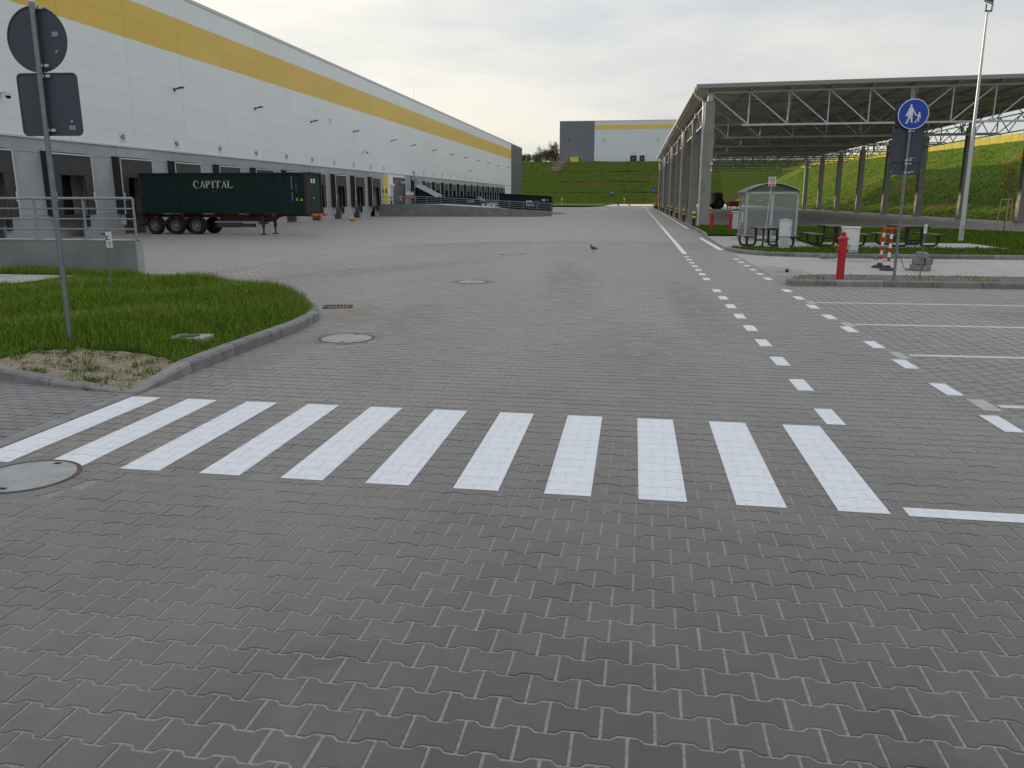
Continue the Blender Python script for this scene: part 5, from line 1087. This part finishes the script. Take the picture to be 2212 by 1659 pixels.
# smoking shelter
ss = thing('smoking_shelter', 'glazed smoking shelter with an arched roof beside the lawn', 'shelter', (5.88, 37.6, .03)); w, d0, d1, hh = 1.07, -1.1, 1.1, 2.05
for sx in (-1, 1):
    for y in (d0, d1): MB().span((sx * w - .03, y - .03, 0), (sx * w + .03, y + .03, hh)).bev((sx * w, y, .01), (.16, .16, .02), .004).build('post', M_GALVD, ss)
MB().span((-.02, d0 - .03, 0), (.03, d0 + .03, hh)).build('post', M_GALVD, ss)
for x0, x1 in ((-w + .04, -.03), (.04, w - .04)):
    p = MB().span((x0, d0 - .006, .22), (x1, d0 + .006, hh - .04)).build('glass_pane', M_GLASS, ss); f = MB()
    for a, b in (((x0, .22), (x1, .22)), ((x0, hh - .04), (x1, hh - .04)), ((x0, .22), (x0, hh - .04)), ((x1, .22), (x1, hh - .04))): f.bar((a[0], d0 - .012, a[1]), (b[0], d0 - .012, b[1]), .03, .03)
    f.build('frame', M_GALV, p)
MB().span((-w - .006, d0 + .05, .22), (-w + .006, d1 - .05, hh - .04)).build('glass_pane', M_GLASS, ss); MB().span((w - .006, d0 + .05, .22), (w + .006, d1 - .05, hh - .04)).build('glass_pane', M_GLASS, ss); MB().span((-w + .05, d1 - .006, .22), (w - .05, d1 + .006, hh - .04)).build('glass_pane', M_GLASS, ss)
arc = [(-w - .1 + (2 * w + .2) * i / 14, hh + .03 + .36 * math.sin(math.pi * i / 14) ** .9) for i in range(15)]
MB().prism(arc + [(x, z - .02) for x, z in reversed(arc)], lambda u, v, q: (u, d0 - .12 + q, v), d1 - d0 + .24).build('roof', mat('smoked_roof', (0.05, 0.052, 0.052), 0.35, alpha=0.95), ss, fixn=True)
MB().prism(arc, lambda u, v, q: (u, d0 - .01 + q, v - .02), .012).build('gable_pane', mat('smoked_gable', (0.10, 0.105, 0.105), 0.35, alpha=0.7), ss, fixn=True)
fr = MB()
for y in (d0 - .1, 0, d1 + .1): fr.tube([(x, y, z) for x, z in arc], .022, 6)
for sx in (-1, 1): fr.bar((sx * (w + .05), d0 - .12, hh + .02), (sx * (w + .05), d1 + .12, hh + .02), .06, .06)
fr.bar((-w, d0, hh), (w, d0, hh), .06, .08); fr.build('roof_frame', M_GALVD, ss)
bn = MB().bev((0, d1 - .3, .45), (1.8, .35, .04), .01).build('bench', M_WOOD, ss); MB().span((-.7, d1 - .4, 0), (-.64, d1 - .2, .43)).span((.64, d1 - .4, 0), (.7, d1 - .2, .43)).build('bench_leg', M_CURT, bn)
pl = MB().bev((-.52, d0 - .03, 1.72), (.30, .012, .125), .003).build('name_sign', M_BLUE, ss); MB().tube([(-.665, d0 - .037, 1.665), (-.375, d0 - .037, 1.665), (-.375, d0 - .037, 1.775), (-.665, d0 - .037, 1.775), (-.665, d0 - .037, 1.665)], .006, 4).build('border', M_SWHITE, pl); text('lettering', 'Palarnia', .065, M_SWHITE, pl, frame((-.52, d0 - .038, 1.72), (1, 0, 0), (0, -1, 0)), .003, bold=.001)
MB().box((-w - .012, -.2, 1.0), (.008, .3, .42)).build('notice_sheet', M_WHITE, ss)
# rubbish bag holder beside it
rb = thing('rubbish_bin', 'grey wheeled bin with a black bag beside the smoking shelter', 'bin', (5.78, 47.6, .1)); MB().prism([(-.22, .05), (.22, .05), (.30, .98), (-.30, .98)], lambda u, v, q: (u, q - .3, v), .6).build('body', M_CABIN, rb, fixn=True); MB().bev((0, 0, 1.0), (.68, .68, .06), .02).build('rim', M_WHITE, rb); MB().bev((0, 0, 1.07), (.52, .5, .1), .05).build('bag', M_BLK, rb)
for sx in (-.2, .2):
    b = MB().lathe([(.08, 0), (.08, .05)], 10); b.v = [(sx + c_, .28 + a * .0 + a, .08 + b_) for a, b_, c_ in b.v]; b.build('wheel', M_TYRE, rb, fixn=True)
# no smoking sign
ns = thing('prohibition_sign', 'white no-smoking sign on a thin post in front of the shelter', 'sign', (4.78, 30.7, .03)); MB().tube([(-.04, 0, 0), (.12, 0, 2.55)], .014, 8).build('post', M_GALV, ns, smooth=True)
pl = MB().bev((.11, -.02, 2.40), (.26, .01, .33), .003).build('panel', M_SWHITE, ns); MB().tube([(.11 + .092 * math.cos(a), -.03, 2.455 + .092 * math.sin(a)) for a in np.linspace(0, 2 * math.pi, 25)], .011, 6).bar((.05, -.03, 2.52), (.17, -.03, 2.39), .016, .016).build('prohibition_ring', M_SRED, pl)
MB().box((.11, -.028, 2.445), (.10, .004, .018)).box((.15, -.028, 2.48), (.012, .004, .04)).build('cigarette', M_TEXT, pl); MB().box((.11, -.028, 2.285), (.22, .006, .075)).build('caption_band', M_SRED, pl)
text('lettering', 'PALENIE', .035, M_SWHITE, pl, frame((.11, -.032, 2.298), (1, 0, 0), (0, -1, 0)), .002); text('lettering', 'ZABRONIONE', .030, M_SWHITE, pl, frame((.11, -.032, 2.268), (1, 0, 0), (0, -1, 0)), .002)

# cabinets
cb = thing('electrical_cabinet', 'narrow tall grey electrical cabinet in the lawn edge by the first table', 'cabinet', (5.36, 30.1, .1), R(-8)); MB().bev((0, 0, .69), (.42, .28, .58), .012).build('cabinet', M_CABIN, cb); MB().bev((0, 0, .2), (.38, .25, .4), .01).build('plinth', M_CABIN, cb); MB().prism([(-.23, .98), (.23, .98), (.0, 1.03)], lambda u, v, q: (u, q - .16, v), .32).build('roof', M_WHITE, cb, fixn=True)
d = MB().bev((.0, -.145, .69), (.36, .014, .52), .004).build('door', M_WHITE, cb); MB().bev((.14, -.157, .69), (.02, .015, .09), .003).build('handle', M_CURT, d)
for i in range(5):
    for x in (-.03, .07): MB().box((x, -.127, .1 + .05 * i), (.022, .006, .018)).build('vent_slot', M_DARK, cb)
cb = thing('electrical_cabinet', 'wide white electrical cabinet behind the large hydrant', 'cabinet', (7.0, 27.75, .1), R(-4)); MB().bev((0, 0, .46), (.52, .32, .68), .012).build('cabinet', M_CABIN, cb); MB().bev((0, 0, .82), (.56, .37, .05), .012).build('roof', M_WHITE, cb); MB().bev((0, 0, .06), (.5, .3, .14), .01).build('plinth', M_CABIN, cb)
d = MB().bev((.0, -.166, .50), (.46, .014, .56), .004).build('door', M_WHITE, cb); MB().box((.14, -.176, .72), (.10, .004, .05)).build('label_plate', M_CABIN, d); MB().bev((-.16, -.18, .55), (.02, .02, .1), .003).build('handle', M_CURT, d); MB().bev((0, -.16, .16), (.46, .012, .1), .004).build('lower_cover', M_WHITE, cb)

# red and white barrier posts with mesh tape
def bpost(loc, lab, tilt):
    t = thing('barrier_post', lab, 'barrier post', loc, group='red and white barrier posts'); t.rotation_euler = (0, tilt, 0)
    MB().lathe([(.21, 0), (.21, .02), (.16, .05), (.07, .085), (.055, .13)], 20).build('base', M_RUB, t, smooth=True)
    for i in range(8): MB().lathe([(.036, .11 + .118 * i), (.036, .11 + .118 * (i + 1))], 12).build('band', M_SWHITE if i % 2 == 0 else M_RED, t, smooth=True)
    MB().lathe([(.04, 1.05), (.04, 1.08), (.02, 1.1)], 12).build('cap', M_RED, t, smooth=True); return t
bpost((6.70, 23.25, 0), 'left red and white barrier post with orange mesh round its top', R(2)); bpost((6.66, 22.4, 0), 'right red and white barrier post next to the sign pole', R(1))
g2 = np.random.default_rng(5); nb_ = MB()
for k in range(7):
    p = Vector((6.72, 23.2, 1.0)) + Vector((g2.normal(0, .05), g2.normal(0, .05), g2.normal(0, .04))); pts = [p]
    for j in range(6): pts.append(pts[-1] + Vector((g2.normal(.015, .03), g2.normal(-.02, .03), g2.normal(-.10, .07))))
    nb_.tube([(q.x, q.y, max(q.z, .01)) for q in pts], .0035, 4)
for k in range(4): nb_.tube([(6.7 + .02 * k, 23.2, 1.02 + .012 * k), (6.86, 23.1, 1.06 + g2.normal(0, .03)), (7.05 + g2.normal(0, .05), 23.0, 1.05 + g2.normal(0, .02))], .008, 4)
o = nb_.build('mesh_tape', M_ROPE); tag(o, 'tangled orange mesh tape hanging from the left barrier post', 'tape')
cbp = [(6.95, 23.0, .55), (7.1, 22.9, .42), (7.12, 22.8, .2), (7.15, 22.7, .05), (7.25, 22.55, .015), (7.1, 22.45, .012), (7.35, 22.4, .015)]
o = MB().tube(cbp, .012, 6).build('cable', M_CABLE, smooth=True); tag(o, 'grey cable looping down to the stack of kerb stones', 'cable')
for i, (x, y, z, rz_) in enumerate(((7.40, 22.50, .0, .1), (7.60, 22.45, .0, -.05), (7.42, 22.48, .16, .0), (7.62, 22.46, .16, .08), (7.50, 22.47, .32, .03))):
    o = MB().bev((0, 0, .078), (.19, .38, .152), .012).build('paving_stone', M_KERB); o.location = (x, y, z); o.rotation_euler = (0, 0, rz_)
    tag(o, ('bottom left stone of the small grey stack by the marker post', 'bottom right stone of the small grey stack by the marker post', 'upper left stone of the grey stack by the marker post', 'upper right stone of the grey stack by the marker post', 'topmost stone on the grey stack by the marker post')[i], 'paving stone', 'stones stacked by the marker post')
for i, (x, y, rz_) in enumerate(((5.95, 26.5, .1), (6.20, 26.55, -.05), (7.55, 26.5, .2))):
    o = MB().bev((0, 0, .05), (.22, .12, .1), .008).build('paving_stone', M_KERB); o.location = (x, y, 0); o.rotation_euler = (0, 0, rz_); tag(o, ('leftmost loose block at the kerb left of the large hydrant', 'loose block touching the large hydrant outline on its left', 'loose block on the ground right of the white cabinet')[i], 'paving stone', 'loose blocks along the lawn kerb')
bm = bmesh.new(); bmesh.ops.create_icosphere(bm, subdivisions=2, radius=.045)
for v in bm.verts: v.co *= 1 + .25 * math.sin(v.co.x * 90 + v.co.y * 60)
me = bpy.data.meshes.new('stone'); bm.to_mesh(me); bm.free(); me.materials.append(M_RUB); o = link('stone', me, None, (3.94, 21.45, .035)); tag(o, 'small dark stone lying on the pale paving near the dashes', 'stone')

# young tree with stakes
yt = thing('young_tree', 'thin young tree held by three wooden stakes on the right', 'tree', (20.6, 49.3, .1)); tp = [(0, 0, 0), (.02, .02, 1.2), (-.02, .0, 2.2), (.03, .01, 3.4)]; trk = MB().tube(tp, [.03, .026, .02, .008], 6); 
tips = []
for k in range(26):
    z = 1.9 + 1.4 * k / 26; a = k * 2.4; L = .5 * (1.15 - (z - 1.6) / 2.2); e_ = (L * math.cos(a), L * math.sin(a), z + L * .9); trk.tube([(0, 0, z), e_], [.008, .003], 4); tips += [Vector((0, 0, z)).lerp(Vector(e_), f_) for f_ in (.4, .6, .8, 1.0)]
trk.build('trunk', M_BARK, yt); lv = []
Pq = np.array([[*(np.array(q) + rng.normal(0, .05, 3))] for q in tips for _ in range(9)])
lo_ = blades('crown', Pq, np.full(len(Pq), .07), np.full(len(Pq), .04), M_LEAF, lean=1.2, tilt_seed=51); del lo_['kind']; lo_.parent = yt
for a in (0.3, 2.4, 4.5): MB().tube([(.40 * math.cos(a), .40 * math.sin(a), 0), (.30 * math.cos(a), .30 * math.sin(a), 1.75)], .035, 8).build('stake', M_STAKE, yt, smooth=True)
for a in (0.3, 2.4, 4.5): b_ = a + 2.1; MB().bar((.31 * math.cos(a), .31 * math.sin(a), 1.68), (.31 * math.cos(b_), .31 * math.sin(b_), 1.68), .03, .08).build('cross_bar', M_STAKE, yt)

# pigeon, walking left
pg = thing('pigeon', 'small dark pigeon walking on the empty paved yard', 'bird', (-1.35, 28.6, 0.0), R(8)); rings = [((.175, 0, .085), .012, .004), ((.13, 0, .10), .026, .010), ((.085, 0, .118), .036, .026), ((.04, 0, .130), .050, .044), ((-.01, 0, .135), .058, .055), ((-.05, 0, .150), .054, .056), ((-.08, 0, .175), .040, .044), ((-.09, 0, .205), .028, .030), ((-.092, 0, .230), .023, .024), ((-.098, 0, .250), .024, .024), ((-.106, 0, .263), .016, .016), ((-.110, 0, .270), .004, .004)]
b = MB(); n = 14; C = [Vector(r[0]) for r in rings]
for i, (c, ry, rz_) in enumerate(rings):
    t_ = (C[min(i + 1, len(C) - 1)] - C[max(i - 1, 0)]).normalized(); s_ = Vector((0, 1, 0)); u_ = t_.cross(s_)
    for k in range(n): a = 2 * math.pi * k / n; q = Vector(c) + s_ * ry * math.cos(a) + u_ * rz_ * math.sin(a); b.v.append(tuple(q))
for i in range(len(rings) - 1):
    for k in range(n): b.f.append((i * n + k, i * n + (k + 1) % n, (i + 1) * n + (k + 1) % n, (i + 1) * n + k))
b.f += [tuple(range(n)), tuple(reversed(range((len(rings) - 1) * n, len(rings) * n)))]
M_PIG = mat('pigeon_feathers', (0.045, 0.047, 0.055), 0.6, col2=(0.09, 0.09, 0.10), vscale=30); b.build('body', M_PIG, pg, smooth='all', fixn=True)
for sy in (-1, 1):
    w_ = MB(); P = [(-.06, .155), (.0, .172), (.06, .145), (.15, .098), (.07, .105), (.0, .115), (-.05, .128)]; w_.prism(P, lambda u, v, q: (u, sy * (.045 + q + .014 * (1 - abs(u) / .2)), v), .008); w_.build('wing', mat('pigeon_wing', (0.14, 0.145, 0.155), 0.6, col2=(0.04, 0.04, 0.045), vscale=25), pg, fixn=True)
    dx = .02 * sy; MB().tube([(.005, sy * .022, .09), (.0 + dx, sy * .022, .045), (-.002 + dx, sy * .022, .006)], [.009, .005, .004], 6).tube([(-.03 + dx, sy * .022, .004), (.014 + dx, sy * .022, .004)], .003, 4).tube([(-.02 + dx, sy * .022 - .014, .004), (dx, sy * .022, .004)], .003, 4).tube([(-.02 + dx, sy * .022 + .014, .004), (dx, sy * .022, .004)], .003, 4).build('leg', mat('pigeon_leg', (0.25, 0.07, 0.06), 0.6), pg)
    MB().lathe([(.001, -.003), (.004, 0), (.001, .003)], 8, (-.104, sy * .0225, .252)).build('eye', M_ORNG, pg)
MB().tube([(-.115, 0, .252), (-.138, 0, .246)], [.006, .002], 6).build('beak', M_BLK, pg)

# ================================================================== FAR BACKGROUND
fb = thing('far_warehouse', 'second warehouse with a slate corner and yellow stripe up on the terraced slope', 'building', (5, 330, 15.1)); FB = lambda o: wparent(o, fb)
FB(MB().span((-15.55, 315, 14.8), (75, 360, 30.0)).build('wall', mat('far_white_panel', (0.66, 0.70, 0.73), 0.5, var=0.03, vscale=0.1))); FB(MB().span((-28.7, 314.96, 14.8), (-15.55, 360, 30.0)).build('slate_wall', M_GPANEL2)); FB(MB().span((-15.5, 314.93, 27.14), (75, 315.0, 28.5)).build('yellow_band', M_YPANEL)); FB(MB().span((-28.8, 314.9, 30.0), (75, 360, 30.15)).build('roof', M_TRIMW))
for x0, x1, z1 in ((-2.08, .41, 17.5), (1.5, 3.35, 17.5)):
    d = FB(MB().span((x0, 314.9, 15.05), (x1, 314.97, z1)).build('door', M_DARK)); o = MB().box(((x0 + x1) / 2, 314.88, 16.3), (.3, .03, .3)).build('door_sign', M_WHITE); o.parent = d
FB(MB().box((-.8, 314.9, 18.4), (1.4, .1, .5)).build('vent_grille', M_CABIN))
for x in (-25.2, -11.8, 8.0): FB(MB().bev((x, 314.6, 23.2), (.5, .6, .25), .05).build('wall_lamp', M_CURT))
ks = thing('utility_kiosk', 'yellow utility kiosk in front of the slate wall', 'kiosk', (-22.85, 313.8, 15.1)); MB().bev((0, 0, .9), (3.0, 1.4, 1.8), .03).build('body', M_YEL, ks); MB().bev((0, 0, 1.84), (3.15, 1.55, .1), .02).build('roof', M_YEL, ks); MB().box((-.5, -.71, .9), (.06, .02, .2)).box((.2, -.71, .9), (.06, .02, .2)).build('vent', M_DARK, ks)
def fence(name, lab, p0, p1, n, h, zf_, wires=3, m=M_GALVD, r=.04):
    t = thing(name, lab, 'fence', (p0[0], p0[1], zf_(p0[0], p0[1]))); tops = []
    for i in range(n):
        x, y = p0[0] + (p1[0] - p0[0]) * i / (n - 1), p0[1] + (p1[1] - p0[1]) * i / (n - 1); z = zf_(x, y); tops.append((x, y, z)); wparent(MB().tube([(x, y, z - .2), (x, y, z + h)], r, 5).build('post', m), t)
    for j in range(wires): wparent(MB().tube([(x, y, z + h * (j + 1) / wires - .05) for x, y, z in tops], r * .28, 4).build('wire', m), t)
sz = lambda x, y: float(side_z(np.array([50.3]), np.array([y]))[0])
fence('fence', 'wire fence along the crest between the right slope and the yellow field', (50.8, 60), (50.8, 270), 61, 1.6, sz, 4)
fence('fence', 'wire fence on the terrace in front of the far warehouse', (-44, 312.5), (46, 312.5), 31, 2.0, lambda x, y: 15.1, 4)
# hedge and trees at the top left of the slope
def leafy(name, lab, cat, loc, rad, n, seed, group=None, trunk=True, H=None, m=M_LEAF, leaf=.35):
    g = np.random.default_rng(seed); t = thing(name, lab, cat, loc, group=group); cl_ = g.normal(0, .38, (22, 3)) * rad; cl_[:, 2] = np.abs(cl_[:, 2]) + rad[2] * .3
    P = cl_[g.integers(0, 22, n)] + g.normal(0, .17, (n, 3)) * rad; P[:, 2] = np.abs(P[:, 2])
    o = blades('crown', P, g.uniform(.5, 1.2, n) * leaf, g.uniform(.5, 1.0, n) * leaf, m, lean=1.2, tilt_seed=seed); del o['kind']; o.parent = t
    b = MB()
    for k in range(5): b.tube([(g.normal(0, .25) * rad[0], g.normal(0, .2), -.2), tuple(cl_[k] * .9)], [.08, .03], 5)
    b.build('stems', M_BARK, t); return t
hx = [(-42.5, 318, 2.6, 3.2), (-40, 319, 2.6, 3.3), (-37.6, 320, 2.8, 4.2), (-35, 320, 2.8, 5.2), (-32.6, 320, 2.6, 5.6), (-30.4, 321, 2.4, 5.4), (-46, 322, 3, 3.4)]
hl = ['leftmost visible shrub next to the warehouse corner on the slope top', 'low olive shrub second from the warehouse corner', 'olive shrub above the round white object on the slope top', 'tall olive shrub in the middle of the hedge', 'bushy shrub under the bare tree', 'shrub touching the slate wall of the far warehouse', 'shrub half hidden behind the long warehouse']
for i, (x, y, r_, h_) in enumerate(hx): leafy('shrub', hl[i], 'shrub', (x, y, 15.1), np.array([r_, 1.4, h_ * .8]), 2600, 60 + i, 'hedge on top of the slope', leaf=.28)
bt = thing('bare_tree', 'sparse tall tree beside the slate wall on top of the slope', 'tree', (-30.0, 318, 15.1)); b = MB(); lp = []
def branch(p, d, L, r_, lev):
    q = p + d * L; b.tube([p, q], [r_, r_ * .6], 5)
    if lev == 0: lp.extend([tuple(p.lerp(q, f_)) for f_ in (.3, .6, 1.0)]); return
    for k in range(4 if lev > 1 else 3):
        dd = (d + Vector((random.gauss(0, .42), random.gauss(0, .42), random.gauss(.08, .3)))).normalized(); branch(p.lerp(q, random.uniform(.5, 1.0)), dd, L * random.uniform(.55, .8), r_ * .55, lev - 1)
branch(Vector((0, 0, -.2)), Vector((0, 0, 1)), 3.6, .22, 4); b.build('trunk', M_BARK, bt); lp = np.array(lp); lp = lp[rng.integers(0, len(lp), 900)] + rng.normal(0, .12, (900, 3))
o = blades('crown', lp, np.full(900, .22), np.full(900, .14), mat('bare_leaf', (0.24, 0.21, 0.14), 0.8), lean=1.2, tilt_seed=77); del o['kind']; o.parent = bt
for i, (x, z, m_, lab) in enumerate(((-39.0, 17.1, M_LBLUE, 'small pale blue information board on the slope top'), (-34.2, 17.4, M_SIGNB, 'small dark sign on a white post on the slope top'))):
    t = thing('small_sign', lab, 'sign', (x, 312, 15.1)); MB().tube([(0, 0, 0), (0, 0, z - 15.1)], .06, 6).build('post', M_WHITE, t); MB().bev((0, -.08, z - 15.1), (.55, .06, 1.0), .01).build('board', m_, t)
t = thing('parked_car', 'roof of a white car just showing over the slope edge', 'car', (-39.2, 313.6, 14.6)); b = MB().prism([(-1.9, .3), (1.9, .3), (1.9, .7), (1.3, .8), (.9, 1.2), (-.8, 1.2), (-1.3, .8), (-1.9, .7)], lambda u, v, q: (u * .6, q - .8, v), 1.6); b.build('body', M_SWHITE, t, fixn=True)
for sx in (-.7, .7):
    w_ = MB().lathe([(.3, 0), (.3, 1.62)], 12); w_.v = [(sx + a, c_ - .81, .3 + b_) for a, b_, c_ in w_.v]; w_.build('wheel', M_TYRE, t, fixn=True)
# rubble chute on the slope
b = MB(); g3 = np.random.default_rng(8)
for k in range(520):
    u = g3.uniform(0, 1); y = 303.5 + 7.5 * u; xc = -29.2 + 2.0 * u; x = xc + g3.normal(0, .85) if g3.uniform() > .2 else xc - 2.2 + g3.normal(0, .8); 
    if x < -30.6 and u > .45: continue
    z = float(far_z(np.array([x]), np.array([y]))[0]); s_ = g3.uniform(.18, .5); b.box((x, y, z + s_ * .2), (s_, s_ * .8, s_ * .6), tuple(g3.uniform(0, 3, 3)))
o = b.build('rubble', M_ROCK); tag(o, 'strip of brown rubble running down the top of the slope', 'rubble', kind='stuff')
# far pedestrian signs
t = thing('road_sign', 'tiny blue round sign on the far verge in front of the terraced slope', 'sign', (-5.35, 197, .0)); MB().tube([(0, 0, 0), (0, 0, 3.4)], .05, 6).build('pole', M_POLE, t); plate_round('blue_disc', (0, 3.2), .42, M_BLUE, t, -.06, rim=False); MB().bev((0, -.04, 2.4), (.7, .03, .7), .01).build('back_plate', M_SIGNB, t); MB().box((-.08, -.075, 3.2), (.12, .01, .4)).box((.12, -.075, 3.12), (.09, .01, .26)).build('pictogram', M_SWHITE, t)
t = thing('road_sign', 'tiny blue sign behind the last canopy columns', 'sign', (3.55, 158, 0)); MB().tube([(0, 0, 0), (0, 0, 3.5)], .05, 6).build('pole', M_POLE, t); plate_round('blue_disc', (0, 3.3), .38, M_BLUE, t, -.06, rim=False); MB().box((-.06, -.075, 3.3), (.1, .01, .36)).box((.1, -.075, 3.24), (.08, .01, .22)).build('pictogram', M_SWHITE, t)
for i, (x, y) in enumerate(((-22.3, 255), (-3.0, 255))):
    t = thing('marker_stake', ('small white stake standing low on the far slope', 'tiny pale stake right of centre at the far slope foot')[i], 'stake', (x, y, .03)); MB().tube([(0, 0, 0), (0, 0, 1.4)], .05, 6).build('post', M_GALVD, t); MB().bev((0, 0, 1.6), (.28, .1, .5), .03).build('plate', M_WHITE, t)
for i, (x, y) in enumerate(((-3.9, 208), (-1.1, 206))):
    t = thing('traffic_cone', ('left of two tiny cones at the far crossing', 'right, redder of two tiny cones at the far crossing')[i], 'cone', (x, y, 0)); MB().bev((0, 0, .03), (.5, .5, .06), .01).lathe([(.2, .06), (.05, .8)], 10).build('body', (M_CURT, M_RED)[i], t); MB().lathe([(.13, .35), (.1, .5)], 10).build('collar', M_WHITE, t)
